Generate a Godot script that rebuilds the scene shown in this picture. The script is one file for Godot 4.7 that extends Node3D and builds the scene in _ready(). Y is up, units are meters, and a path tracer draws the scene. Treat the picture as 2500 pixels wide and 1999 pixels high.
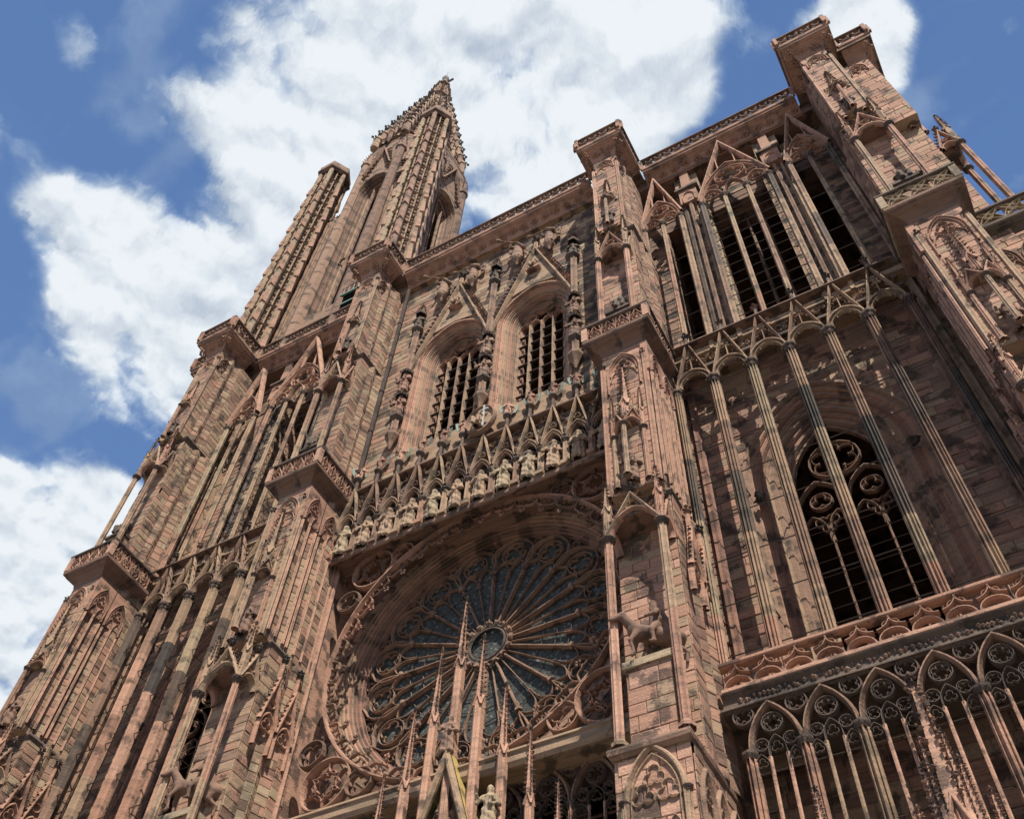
extends Node3D
# West front of a Gothic cathedral seen from the square, looking up. x runs along the front, y up, z towards the square; metres.

const EXPOSURE := 1.5
const BAY := 15.45      # centre of a side bay
const BUT := [8.85, 22.45]  # centres of the buttresses

var rng := RandomNumberGenerator.new()
var stone: StandardMaterial3D
var iron: StandardMaterial3D
var verdigris: StandardMaterial3D
var dark_glass: StandardMaterial3D
var rose_glass: StandardMaterial3D
var wood: StandardMaterial3D
var tone_mats := []
var block_meshes := []
var taken := {}
# base colours of the sandstone blocks (linear)
const PAL := [Color(0.55, 0.325, 0.232), Color(0.44, 0.248, 0.173), Color(0.42, 0.288, 0.192), Color(0.235, 0.14, 0.1), Color(0.075, 0.064, 0.057), Color(0.43, 0.33, 0.22), Color(0.32, 0.172, 0.124), Color(0.315, 0.197, 0.139), Color(0.145, 0.105, 0.084)]
const PINK := [0, 0, 1, 1, 2, 7]
const TAN := [2, 2, 5, 7, 1, 2, 7, 2, 1, 7, 2, 3]
const MIXED := [1, 2, 7, 1, 7, 6, 2, 1, 7, 3]

class MB:
	var v := PackedVector3Array()
	var n := PackedVector3Array()
	var c := PackedColorArray()
	var xf := Transform3D.IDENTITY
	var col := Color(1, 1, 1)
	func tri(a: Vector3, b: Vector3, d: Vector3) -> void:
		a = xf * a
		b = xf * b
		d = xf * d
		var m := (b - a).cross(d - a)
		if m.length_squared() < 1e-14:
			return
		m = m.normalized()
		v.append(a); v.append(d); v.append(b)
		n.append(m); n.append(m); n.append(m)
		c.append(col); c.append(col); c.append(col)
	func q(a: Vector3, b: Vector3, d: Vector3, e: Vector3) -> void:
		tri(a, b, d)
		tri(a, d, e)
	func box(l: Vector3, h: Vector3) -> void:
		var p := [Vector3(l.x, l.y, l.z), Vector3(h.x, l.y, l.z), Vector3(h.x, h.y, l.z), Vector3(l.x, h.y, l.z), Vector3(l.x, l.y, h.z), Vector3(h.x, l.y, h.z), Vector3(h.x, h.y, h.z), Vector3(l.x, h.y, h.z)]
		q(p[4], p[5], p[6], p[7]); q(p[1], p[0], p[3], p[2]); q(p[5], p[1], p[2], p[6]); q(p[0], p[4], p[7], p[3]); q(p[7], p[6], p[2], p[3]); q(p[0], p[1], p[5], p[4])
	# prism of a polygon in plan (x, z) between two heights
	func prism(poly: PackedVector2Array, y0: float, y1: float, top := 1.0, caps := true) -> void:
		var k := poly.size()
		var mid := Vector2.ZERO
		for p in poly: mid += p / k
		for i in k:
			var a := poly[i]
			var b := poly[(i + 1) % k]
			var a2 := mid + (a - mid) * top
			var b2 := mid + (b - mid) * top
			q(Vector3(a.x, y0, a.y), Vector3(a2.x, y1, a2.y), Vector3(b2.x, y1, b2.y), Vector3(b.x, y0, b.y))
			if caps:
				tri(Vector3(a2.x, y1, a2.y), Vector3(mid.x, y1, mid.y), Vector3(b2.x, y1, b2.y))
				tri(Vector3(a.x, y0, a.y), Vector3(b.x, y0, b.y), Vector3(mid.x, y0, mid.y))
	# turned or faceted shape: rings of [height, radius] round a vertical axis
	func rings(cx: float, cz: float, prof: Array, k := 8, turn := 0.0) -> void:
		for j in prof.size() - 1:
			var y0: float = prof[j][0]
			var y1: float = prof[j + 1][0]
			var r0: float = prof[j][1]
			var r1: float = prof[j + 1][1]
			for i in k:
				var a := turn + TAU * i / k
				var b := turn + TAU * (i + 1) / k
				q(Vector3(cx + r0 * cos(a), y0, cz + r0 * sin(a)), Vector3(cx + r1 * cos(a), y1, cz + r1 * sin(a)), Vector3(cx + r1 * cos(b), y1, cz + r1 * sin(b)), Vector3(cx + r0 * cos(b), y0, cz + r0 * sin(b)))
	# moulding swept along a path in the wall plane; profile points are (sideways, outwards)
	func sweep(path: PackedVector2Array, prof: PackedVector2Array, z := 0.0, closed := false) -> void:
		var k := path.size()
		var nn := PackedVector2Array()
		for i in k:
			var d1 := Vector2.ZERO
			var d2 := Vector2.ZERO
			if i > 0 or closed: d1 = (path[i] - path[(i - 1 + k) % k]).normalized()
			if i < k - 1 or closed: d2 = (path[(i + 1) % k] - path[i]).normalized()
			if d1 == Vector2.ZERO: d1 = d2
			if d2 == Vector2.ZERO: d2 = d1
			var n1 := Vector2(-d1.y, d1.x)
			var n2 := Vector2(-d2.y, d2.x)
			nn.append((n1 + n2) / maxf(0.35, 1.0 + n1.dot(n2)))
		var m := prof.size()
		for i in (k if closed else k - 1):
			var i2 := (i + 1) % k
			for j in m:
				var j2 := (j + 1) % m
				var a := path[i] + nn[i] * prof[j].x
				var b := path[i2] + nn[i2] * prof[j].x
				var e := path[i] + nn[i] * prof[j2].x
				var f := path[i2] + nn[i2] * prof[j2].x
				q(Vector3(a.x, a.y, z + prof[j].y), Vector3(e.x, e.y, z + prof[j2].y), Vector3(f.x, f.y, z + prof[j2].y), Vector3(b.x, b.y, z + prof[j].y))
	# tracery bar of chamfered section
	func bar(path: PackedVector2Array, w: float, d: float, z := 0.0, closed := false) -> void:
		if path.size() == 3 and not closed:
			# two straight rakes meeting at a sharp apex
			bar(PackedVector2Array([path[0], path[1] + (path[1] - path[0]).normalized() * w * 0.35]), w, d, z)
			bar(PackedVector2Array([path[1] + (path[1] - path[2]).normalized() * w * 0.35, path[2]]), w, d * 0.99, z)
			return
		sweep(path, PackedVector2Array([Vector2(-w / 2, -d / 2), Vector2(-w / 2, 0), Vector2(-w * 0.16, d / 2), Vector2(w * 0.16, d / 2), Vector2(w / 2, 0), Vector2(w / 2, -d / 2)]), z, closed)
	# roll moulding
	func roll(path: PackedVector2Array, r: float, z := 0.0, closed := false, k := 6) -> void:
		var p := PackedVector2Array()
		for i in k: p.append(Vector2(cos(TAU * (k - i) / k), sin(TAU * (k - i) / k)) * r)
		sweep(path, p, z, closed)
	# cornice swept in plan along (x, z) points; profile (outwards, height)
	func cornice(path: PackedVector2Array, prof: PackedVector2Array) -> void:
		var k := path.size()
		var nn := PackedVector2Array()
		for i in k:
			var d1 := (path[maxi(i, 1)] - path[maxi(i, 1) - 1]).normalized()
			var d2 := (path[mini(i, k - 2) + 1] - path[mini(i, k - 2)]).normalized()
			var n1 := Vector2(-d1.y, d1.x)
			var n2 := Vector2(-d2.y, d2.x)
			nn.append((n1 + n2) / maxf(0.35, 1.0 + n1.dot(n2)))
		for i in k - 1:
			for j in prof.size() - 1:
				var a := path[i] + nn[i] * prof[j].x
				var b := path[i + 1] + nn[i + 1] * prof[j].x
				var e := path[i] + nn[i] * prof[j + 1].x
				var f := path[i + 1] + nn[i + 1] * prof[j + 1].x
				q(Vector3(a.x, prof[j].y, a.y), Vector3(b.x, prof[j].y, b.y), Vector3(f.x, prof[j + 1].y, f.y), Vector3(e.x, prof[j + 1].y, e.y))
	# flat plate of polygon in the wall plane with thickness
	func plate(poly: PackedVector2Array, z0: float, z1: float) -> void:
		var ix := Geometry2D.triangulate_polygon(poly)
		for i in range(0, ix.size(), 3):
			var a := poly[ix[i]]
			var b := poly[ix[i + 1]]
			var d := poly[ix[i + 2]]
			if (b - a).cross(d - a) < 0:
				var s := b
				b = d
				d = s
			tri(Vector3(a.x, a.y, z1), Vector3(b.x, b.y, z1), Vector3(d.x, d.y, z1))
			tri(Vector3(a.x, a.y, z0), Vector3(d.x, d.y, z0), Vector3(b.x, b.y, z0))
		for i in poly.size():
			var a := poly[i]
			var b := poly[(i + 1) % poly.size()]
			q(Vector3(a.x, a.y, z0), Vector3(b.x, b.y, z0), Vector3(b.x, b.y, z1), Vector3(a.x, a.y, z1))
	# straight bar between two points
	func rod(a: Vector3, b: Vector3, r: float, k := 5, r2 := -1.0) -> void:
		if r2 < 0: r2 = r
		var d := (b - a).normalized()
		var s := d.cross(Vector3.UP if absf(d.y) < 0.9 else Vector3.RIGHT).normalized()
		var t := s.cross(d)
		for i in k:
			var p := s * cos(TAU * i / k) + t * sin(TAU * i / k)
			var o := s * cos(TAU * (i + 1) / k) + t * sin(TAU * (i + 1) / k)
			q(a + p * r, a + o * r, b + o * r2, b + p * r2)
	# carved knob: eight faces, squashed and leaning
	func knob(p: Vector3, r: Vector3) -> void:
		var d := [Vector3(r.x, 0, 0), Vector3(0, 0, r.z), Vector3(-r.x, 0, 0), Vector3(0, 0, -r.z)]
		for i in 4:
			tri(p + d[i], p + Vector3(0, r.y, 0), p + d[(i + 1) % 4])
			tri(p + d[(i + 1) % 4], p - Vector3(0, r.y, 0), p + d[i])
	func mesh() -> ArrayMesh:
		var a := []
		a.resize(Mesh.ARRAY_MAX)
		a[Mesh.ARRAY_VERTEX] = v
		a[Mesh.ARRAY_NORMAL] = n
		a[Mesh.ARRAY_COLOR] = c
		var m := ArrayMesh.new()
		m.add_surface_from_arrays(Mesh.PRIMITIVE_TRIANGLES, a)
		return m

# half width of a pointed opening at a height
class Gap:
	var c := 0.0
	var r := 1.0
	var y0 := 0.0
	func at(v: float) -> float:
		if v <= y0: return r - c
		var t := r * r - (v - y0) * (v - y0)
		return maxf(0.0, sqrt(t) - c) if t > 0 else 0.0

# ---------- naming and placing ----------
func numbered(called: String) -> String:
	var k: int = taken.get(called, -1) + 1
	taken[called] = k
	return called if k == 0 else "%s_%03d" % [called, k]

func tag(o: Node, label := "", category := "", group := "", kind := ""):
	if label: o.set_meta("label", label)
	if category: o.set_meta("category", category)
	if group: o.set_meta("group", group)
	if kind: o.set_meta("kind", kind)
	return o

func thing(called: String, label: String, category: String, at := Vector3.ZERO, group := "", turn := 0.0) -> Node3D:
	var o := Node3D.new()
	o.name = numbered(called)
	add_child(o)
	o.position = at
	o.rotation.y = turn
	tag(o, label, category, group)
	return o

func obj(called: String, what, parent: Node, mat: Material = null, kind := "") -> MeshInstance3D:
	var o := MeshInstance3D.new()
	o.mesh = what.mesh() if what is MB else what
	o.material_override = mat if mat else stone
	if parent == self: o.name = numbered(called)
	else: o.name = called
	parent.add_child(o, true)
	if kind: o.set_meta("kind", kind)
	return o

func put(called: String, mesh: Mesh, parent: Node, at: Transform3D, mat: Material = null) -> MeshInstance3D:
	var o := obj(called, mesh, parent, mat)
	o.transform = at
	return o

func tone(k: int) -> Color:
	var f := rng.randf_range(0.92, 1.08)
	return Color(PAL[k].r * f, PAL[k].g * f, PAL[k].b * f)

func pick(w: Array) -> int:
	return w[rng.randi() % w.size()]

func start(k := -1, xf := Transform3D.IDENTITY) -> MB:
	var m := MB.new()
	m.xf = xf
	m.col = tone(k if k >= 0 else pick(PINK))
	return m

# ---------- paths ----------
func arc(cx: float, cy: float, r: float, a0: float, a1: float, k := 12) -> PackedVector2Array:
	var p := PackedVector2Array()
	for i in k + 1:
		var a := lerpf(a0, a1, float(i) / k)
		p.append(Vector2(cx + r * cos(a), cy + r * sin(a)))
	return p

func circle(cx: float, cy: float, r: float, k := 24) -> PackedVector2Array:
	var p := arc(cx, cy, r, 0, TAU, k)
	p.resize(k)
	return p

# pointed arch; c = how far each centre lies beyond the axis, r = radius; yb = foot of the jambs
func pointed(cx: float, y0: float, c: float, r: float, yb := -INF, k := 9) -> PackedVector2Array:
	var top := acos(clampf(c / r, -1, 1))
	var p := PackedVector2Array()
	if yb > -1000: p.append(Vector2(cx - (r - c), yb))
	for i in k + 1:
		var a := PI - top * i / k
		p.append(Vector2(cx + c + r * cos(a), y0 + r * sin(a)))
	for i in range(k - 1, -1, -1):
		var a := top * i / k
		p.append(Vector2(cx - c + r * cos(a), y0 + r * sin(a)))
	if yb > -1000: p.append(Vector2(cx + (r - c), yb))
	return p

# pointed arch by half width and rise
func parch(cx: float, y0: float, w: float, h: float, yb := -INF, k := 8) -> PackedVector2Array:
	var r := (w * w + h * h) / (2.0 * w)
	return pointed(cx, y0, r - w, r, yb, k)

# cusped ring of k lobes
func foil(cx: float, cy: float, r: float, k: int, turn := PI / 2, pts := 6) -> PackedVector2Array:
	var p := PackedVector2Array()
	var s := sin(PI / k)
	var lr := r * s / (1.0 + s) * 1.12
	var lc := r - lr
	var spread := PI * 0.5 + PI / k * 0.55
	for i in k:
		var t := turn + TAU * i / k
		for j in pts + 1:
			var a := t - spread + 2.0 * spread * j / pts
			p.append(Vector2(cx + lc * cos(t) + lr * cos(a), cy + lc * sin(t) + lr * sin(a)))
	return p

func line(a: Vector2, b: Vector2) -> PackedVector2Array:
	return PackedVector2Array([a, b])

func pv(a: Array) -> PackedVector2Array:
	var p := PackedVector2Array()
	for i in range(0, a.size(), 2): p.append(Vector2(a[i], a[i + 1]))
	return p

# fluted shaft in plan
func flutes(cx: float, cz: float, r: float, k := 7, deep := 0.74) -> PackedVector2Array:
	var p := PackedVector2Array()
	for i in k * 2:
		var a := TAU * i / (k * 2)
		var q := r if i % 2 == 0 else r * deep
		p.append(Vector2(cx + q * cos(a), cz + q * sin(a)))
	return p

# ---------- masonry ----------
func make_blocks() -> void:
	for asp in [1.4, 2.1, 3.0]:
		for w in 2:
			var m := MB.new()
			var cx: float = 0.05 / asp
			var cy := 0.05
			var j := 0.012 * (w * 2 - 1)
			var a := [Vector3(0, 0, 0.55), Vector3(1, 0, 0.55), Vector3(1, 1, 0.55), Vector3(0, 1, 0.55)]
			var b := [Vector3(cx, cy + j, 1), Vector3(1 - cx, cy, 0.92 + j * 4), Vector3(1 - cx + j * 0.5, 1 - cy, 1), Vector3(cx, 1 - cy - j, 0.94)]
			m.q(b[0], b[1], b[2], b[3])
			for i in 4:
				var i2 := (i + 1) % 4
				m.q(a[i], a[i2], b[i2], b[i])
				m.q(Vector3(a[i].x, a[i].y, -0.6), Vector3(a[i2].x, a[i2].y, -0.6), a[i2], a[i])
			block_meshes.append(m.mesh())

# coursed ashlar on a flat face: p0 = foot of its left end, ux = direction along it, nrm = outwards.
# half(v) gives the half width of an opening centred on u = uc at height v; the largest blocks become parts of their own.
func ashlar(parent: Node, p0: Vector3, ux: Vector3, nrm: Vector3, wide: float, y0: float, y1: float, ch: float, bl: float, tones: Array, budget: int, uc := 0.0, half: Gap = null) -> int:
	var used := 0
	var rest := MB.new()
	var y := y0
	var shift := 0.0
	while y < y1 - 0.05:
		var h := minf(ch * rng.randf_range(0.8, 1.25), y1 - y)
		if y1 - y - h < 0.12: h = y1 - y
		var u := -shift
		shift = bl * rng.randf_range(0.1, 0.6)
		var hw := 0.0
		if half: hw = maxf(half.at(y), half.at(y + h * 0.6))
		while u < wide:
			var ln := bl * rng.randf_range(0.55, 1.5)
			var spans := [[maxf(u, 0.0), minf(u + ln, wide)]]
			if wide - spans[0][1] < 0.15: spans[0][1] = wide
			u = spans[0][1] if spans[0][1] >= wide else u + ln
			if hw > 0.0:
				var a: float = spans[0][0]
				var b: float = spans[0][1]
				spans = [[a, minf(b, uc - hw)], [maxf(a, uc + hw), b]]
			for s in spans:
				var l: float = s[1] - s[0]
				if l < 0.12: continue
				var k := pick(tones)
				var out := rng.randf_range(0.028, 0.06)
				var at: Vector3 = p0 + ux * (s[0] + 0.008) + Vector3(0, y + 0.008, 0)
				var bs := Basis(ux * (l - 0.016), Vector3(0, h - 0.016, 0), nrm * out)
				var asp := 0 if l / h < 1.7 else (1 if l / h < 2.6 else 2)
				var mesh: ArrayMesh = block_meshes[asp * 2 + rng.randi() % 2]
				if used < budget:
					put("stone", mesh, parent, Transform3D(bs, at), tone_mats[k])
					used += 1
				else:
					rest.xf = Transform3D(bs, at)
					rest.col = tone(k)
					rest.q(Vector3(0.03, 0.04, 1), Vector3(0.97, 0.04, 0.95), Vector3(0.97, 0.96, 1), Vector3(0.03, 0.96, 0.96))
					rest.q(Vector3(0, 0, 0.4), Vector3(1, 0, 0.4), Vector3(0.97, 0.04, 0.95), Vector3(0.03, 0.04, 1))
					rest.q(Vector3(0.03, 0.96, 0.96), Vector3(0.97, 0.96, 1), Vector3(1, 1, 0.4), Vector3(0, 1, 0.4))
					rest.q(Vector3(0, 0, 0.4), Vector3(0.03, 0.04, 1), Vector3(0.03, 0.96, 0.96), Vector3(0, 1, 0.4))
					rest.q(Vector3(0.97, 0.04, 0.95), Vector3(1, 0, 0.4), Vector3(1, 1, 0.4), Vector3(0.97, 0.96, 1))
		y += h
	if rest.v.size() > 0: obj("stonework", rest, parent, stone, "stuff")
	return used

# ---------- carved bits ----------
func crocket_line(m: MB, a: Vector3, b: Vector3, out: Vector3, step: float, r: float) -> void:
	var k := maxi(1, int((b - a).length() / step))
	for i in k:
		var p := a.lerp(b, (i + 0.5) / k)
		m.col = tone([3, 8, 7, 1][rng.randi() % 4])
		m.knob(p + out * r * 0.7, Vector3(r, r * 0.75, r) * rng.randf_range(0.8, 1.2))
		m.knob(p + out * r * 1.7 + Vector3(0, r * 0.5, 0), Vector3(r, r, r) * 0.55)

func finial(m: MB, p: Vector3, r: float) -> void:
	m.col = tone([8, 3, 4][rng.randi() % 3])
	m.rings(p.x, p.z, [[p.y - r * 1.2, r * 0.45], [p.y - r * 0.6, r * 1.1], [p.y - r * 0.3, r * 0.5], [p.y + r * 0.6, r * 0.45]], 6)
	for i in 4:
		m.knob(p + Vector3(cos(i * PI / 2) * r * 0.8, r * 0.7, sin(i * PI / 2) * r * 0.8), Vector3(r, r * 0.8, r) * 0.6)
	m.knob(p + Vector3(0, r * 1.7, 0), Vector3(r, r * 1.7, r) * 0.55)

# pinnacle: grooved square shaft, four gablets, crocketed pyramid and finial, as children of parent
func pinnacle(parent: Node, x: float, z: float, y0: float, y1: float, tip: float, w: float, k := -1, turn := PI / 4) -> void:
	var m := start(k)
	var h := w / 2
	m.prism(PackedVector2Array([Vector2(x - h, z - h), Vector2(x + h, z - h), Vector2(x + h, z + h * 0.6), Vector2(x + h * 0.45, z + h), Vector2(x + h * 0.2, z + h * 0.75), Vector2(x, z + h * 1.05), Vector2(x - h * 0.2, z + h * 0.75), Vector2(x - h * 0.45, z + h), Vector2(x - h, z + h * 0.6)]), y0, y1)
	obj("shaft", m, parent)
	var g := start(k)
	for i in 4:
		var t := Transform3D(Basis(Vector3.UP, i * PI / 2), Vector3(x, 0, z))
		g.xf = t
		g.bar(PackedVector2Array([Vector2(-h, y1 - w * 0.9), Vector2(0, y1 + w * 0.7), Vector2(h, y1 - w * 0.9)]), w * 0.2, w * 0.3, h)
	g.xf = Transform3D.IDENTITY
	g.rings(x, z, [[y1 - 0.02, h * 1.15], [y1 + 0.05, h * 1.0], [tip - w * 0.5, h * 0.22]], 4 if w > 0.3 else 4, turn)
	obj("spirelet", g, parent)
	var c := start(k)
	for i in 4:
		var d := Vector3(cos(turn + i * PI / 2), 0, sin(turn + i * PI / 2))
		var p := Vector3(x, y1 + w * 0.5, z)
		crocket_line(c, p + d * h * 0.95, Vector3(x, tip - w * 0.8, z) + d * h * 0.25, d, w * 0.7, w * 0.19)
	obj("crockets", c, parent, stone, "stuff")
	var f := start(8)
	finial(f, Vector3(x, tip - w * 0.5, z), w * 0.26)
	obj("finial", f, parent)

# column with base and leaf capital
func column(parent: Node, x: float, z: float, y0: float, y1: float, r: float, tones: Array, drums := 2, called := "column") -> void:
	var cap := start(8)
	cap.rings(x, z, [[y1 - r * 1.6, r * 0.95], [y1 - r * 1.4, r * 1.35], [y1 - r * 1.1, r * 1.0], [y1 - r * 0.4, r * 1.5], [y1 - r * 0.25, r * 1.75], [y1, r * 1.75], [y1, 0.0]], 8)
	for i in 7: cap.knob(Vector3(x + cos(i * 0.9) * r * 1.3, y1 - r * 0.7, z + sin(i * 0.9) * r * 1.3), Vector3(r, r, r) * 0.42)
	var c := obj("capital", cap, parent)
	var b := start(pick(tones))
	b.rings(x, z, [[y0, r * 1.7], [y0 + r * 0.8, r * 1.7], [y0 + r, r * 1.35], [y0 + r * 1.6, r * 1.05]], 8)
	obj("base", b, parent)
	var last := y0 + r * 1.5
	for i in drums:
		var m := start(pick(tones))
		var t := lerpf(y0 + r * 1.5, y1 - r * 1.5, float(i + 1) / drums) if i == drums - 1 else lerpf(y0, y1, (i + rng.randf_range(0.7, 1.2)) / drums)
		m.prism(flutes(x, z, r), last, t, 1.0, false)
		obj(called if drums == 1 else "drum", m, parent)
		last = t

func grp(called: String, parent: Node) -> Node3D:
	var o := Node3D.new()
	o.name = called
	parent.add_child(o, true)
	return o

# ---------- sky, materials ----------
func make_sky() -> PanoramaSkyMaterial:
	# clouds on a flat deck: (x, z) of a puff where the deck lies one unit overhead, its radius and its weight
	var puffs := [[-0.66,-0.159,0.072,1],[-0.646,-0.211,0.094,1],[-0.65,-0.28,0.119,1],[-0.584,-0.272,0.09,0.9],[-0.724,-0.278,0.091,1],[-0.724,-0.369,0.09,1],[-0.589,-0.348,0.085,0.9],[-0.694,-0.13,0.043,0.9],[-0.511,-0.237,0.066,0.7],[-0.4,-0.162,0.09,1],[-0.453,-0.135,0.05,0.45],[-0.332,-0.152,0.094,1],[-0.259,-0.159,0.096,1],[-0.191,-0.178,0.09,1],[-0.182,-0.246,0.082,0.9],[-0.35,-0.239,0.088,0.9],[-0.233,-0.251,0.071,0.8],[-0.126,-0.226,0.079,1],[-0.084,-0.275,0.068,1],[-0.03,-0.273,0.047,0.9],[-0.039,-0.322,0.045,1],[-0.088,-0.343,0.059,1],[-0.147,-0.312,0.063,0.9],[-0.193,-0.336,0.057,1],[-0.238,-0.338,0.04,1],[-0.312,-0.3,0.054,0.7],[-0.335,-0.114,0.06,0.6],[-0.369,-0.079,0.044,0.4],[-0.017,-0.242,0.06,0.7],[-0.075,-0.211,0.076,0.8],[0.147,-0.334,0.041,1],[0.155,-0.373,0.035,1],[0.129,-0.354,0.035,1],[0.156,-0.408,0.024,0.8],[0.111,-0.323,0.027,0.5],[-0.998,-0.442,0.125,1],[-1.082,-0.466,0.137,1],[-0.989,-0.512,0.129,1],[-1.155,-0.58,0.172,1],[-0.909,-0.456,0.045,0.9],[-1.327,-0.696,0.219,0.9],[-1.083,-0.597,0.117,1],[-0.533,0.005,0.03,0.34],[-0.504,-0.079,0.034,0.4],[-0.664,-0.037,0.036,0.5],[-0.543,-0.012,0.024,0.36],[0.268,-0.412,0.015,0.4],[0.179,-0.485,0.025,0.15],[-0.45,-0.269,0.055,0.55],[0.037,-0.404,0.021,0.3],[0.051,-0.321,0.023,0.3]]
	var n := 640
	var span := 3.2     # the deck is mapped from -span to +span
	var deck := PackedFloat32Array()
	deck.resize(n * n)
	var broad := FastNoiseLite.new()
	broad.seed = 7
	broad.frequency = 0.9
	broad.fractal_octaves = 3
	for j in n:
		for i in n:
			var x := (i + 0.5) / n * 2 * span - span
			var z := (j + 0.5) / n * 2 * span - span
			var away := maxf(0.0, maxf(maxf(-1.5 - x, x - 0.42), maxf(-0.95 - z, z - 0.1)))
			deck[j * n + i] = (broad.get_noise_2d(x + 3.0, z) * 1.5 + 0.28) * smoothstep(0.0, 0.35, away) - 0.42 * (1.0 - smoothstep(0.0, 0.3, away))
	for p in puffs:
		var r: float = p[2]
		var reach := r * 1.75
		var i0 := int((p[0] - reach + span) / (2 * span) * n)
		var i1 := int((p[0] + reach + span) / (2 * span) * n)
		var j0 := int((p[1] - reach + span) / (2 * span) * n)
		var j1 := int((p[1] + reach + span) / (2 * span) * n)
		for j in range(maxi(j0, 0), mini(j1 + 1, n)):
			for i in range(maxi(i0, 0), mini(i1 + 1, n)):
				var x: float = (i + 0.5) / n * 2 * span - span - p[0]
				var z: float = (j + 0.5) / n * 2 * span - span - p[1]
				var d := sqrt(x * x + z * z) / r
				var w: float = p[3] * (1.0 - smoothstep(0.35, 1.55, d)) * 0.85
				deck[j * n + i] += w * clampf(1.15 - deck[j * n + i], 0.0, 1.4)
	var wisps := FastNoiseLite.new()
	wisps.seed = 21
	wisps.frequency = 6.5
	wisps.fractal_octaves = 7
	wisps.fractal_gain = 0.56
	wisps.domain_warp_enabled = true
	wisps.domain_warp_amplitude = 0.06
	wisps.domain_warp_frequency = 6.0
	var shade := FastNoiseLite.new()
	shade.seed = 4
	shade.frequency = 1.6
	shade.fractal_octaves = 3
	var W := 4096
	var H := 2048
	var data := PackedByteArray()
	data.resize(W * H * 3)
	var top := air(0.355, 0.485, 0.695)
	var low := air(0.5, 0.645, 0.85)
	var thin := air(0.66, 0.715, 0.79)
	var full := air(0.93, 0.955, 0.975)
	var under := air(0.42, 0.42, 0.43)
	for j in H:
		var el := PI / 2 - (j + 0.5) / H * PI
		var up := sin(el)
		var flat := cos(el)
		var base := top.lerp(low, pow(1.0 - clampf(up, 0.0, 1.0), 1.2) )
		if up < 0.0:
			base = under
		var low_w := smoothstep(0.04, 0.2, up)
		var last := base
		for i in W:
			var c := base
			if up > 0.03:
				var az := (i + 0.5) / W * TAU
				# panorama columns: see the engine's mapping, x = sin, z = -cos
				var dx := -sin(az - PI) * flat / up
				var dz := cos(az - PI) * flat / up
				if absf(dx) > 3.1 or absf(dz) > 3.1:
					var f := 3.1 / maxf(absf(dx), absf(dz))
					dx *= f
					dz *= f
				var fx := (dx + span) / (2 * span) * n - 0.5
				var fz := (dz + span) / (2 * span) * n - 0.5
				var ix := int(fx)
				var iz := int(fz)
				fx -= ix
				fz -= iz
				var k := iz * n + ix
				var d := lerpf(lerpf(deck[k], deck[k + 1], fx), lerpf(deck[k + n], deck[k + n + 1], fx), fz)
				if up < 0.4 and i % 2 == 1:
					c = last
				else:
					var wn := wisps.get_noise_2d(dx, dz)
					var a := smoothstep(0.0, 0.82, d + wn * 1.1)
					# thin high streaks in the clear parts
					a = maxf(a, 0.3 * smoothstep(0.05, 0.6, shade.get_noise_2d(dx * 1.5 + dz, dz * 5.0 - dx) + wn * 0.5))
					if a > 0.0:
						var lit := wn - wisps.get_noise_2d(dx + 0.016, dz + 0.02)
						var body := clampf(smoothstep(0.05, 1.0, d + wn * 0.5) * 0.75 + lit * 0.9 + 0.2 - 0.35 * maxf(0.0, shade.get_noise_2d(dx * 3.0, dz * 3.0)), 0.0, 1.0)
						var cc := thin.lerp(full, body)
						c = base.lerp(cc, a * (0.55 + 0.45 * low_w))
					last = c
			var at := (j * W + i) * 3
			data[at] = int(c.r * 255.0)
			data[at + 1] = int(c.g * 255.0)
			data[at + 2] = int(c.b * 255.0)
	var m := PanoramaSkyMaterial.new()
	m.panorama = ImageTexture.create_from_image(Image.create_from_data(W, H, false, Image.FORMAT_RGB8, data))
	return m

# sky colours are given as they show; the exposure is taken out
func air(r: float, g: float, b: float) -> Color:
	var c := Color(r, g, b).srgb_to_linear()
	return Color(c.r / EXPOSURE, c.g / EXPOSURE, c.b / EXPOSURE).linear_to_srgb()

func noise_image(s: int, freq: float, size: int, oct := 4, sx := 1.0) -> Image:
	var f := FastNoiseLite.new()
	f.seed = s
	f.frequency = freq
	f.fractal_octaves = oct
	return f.get_seamless_image(size, size)

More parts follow.
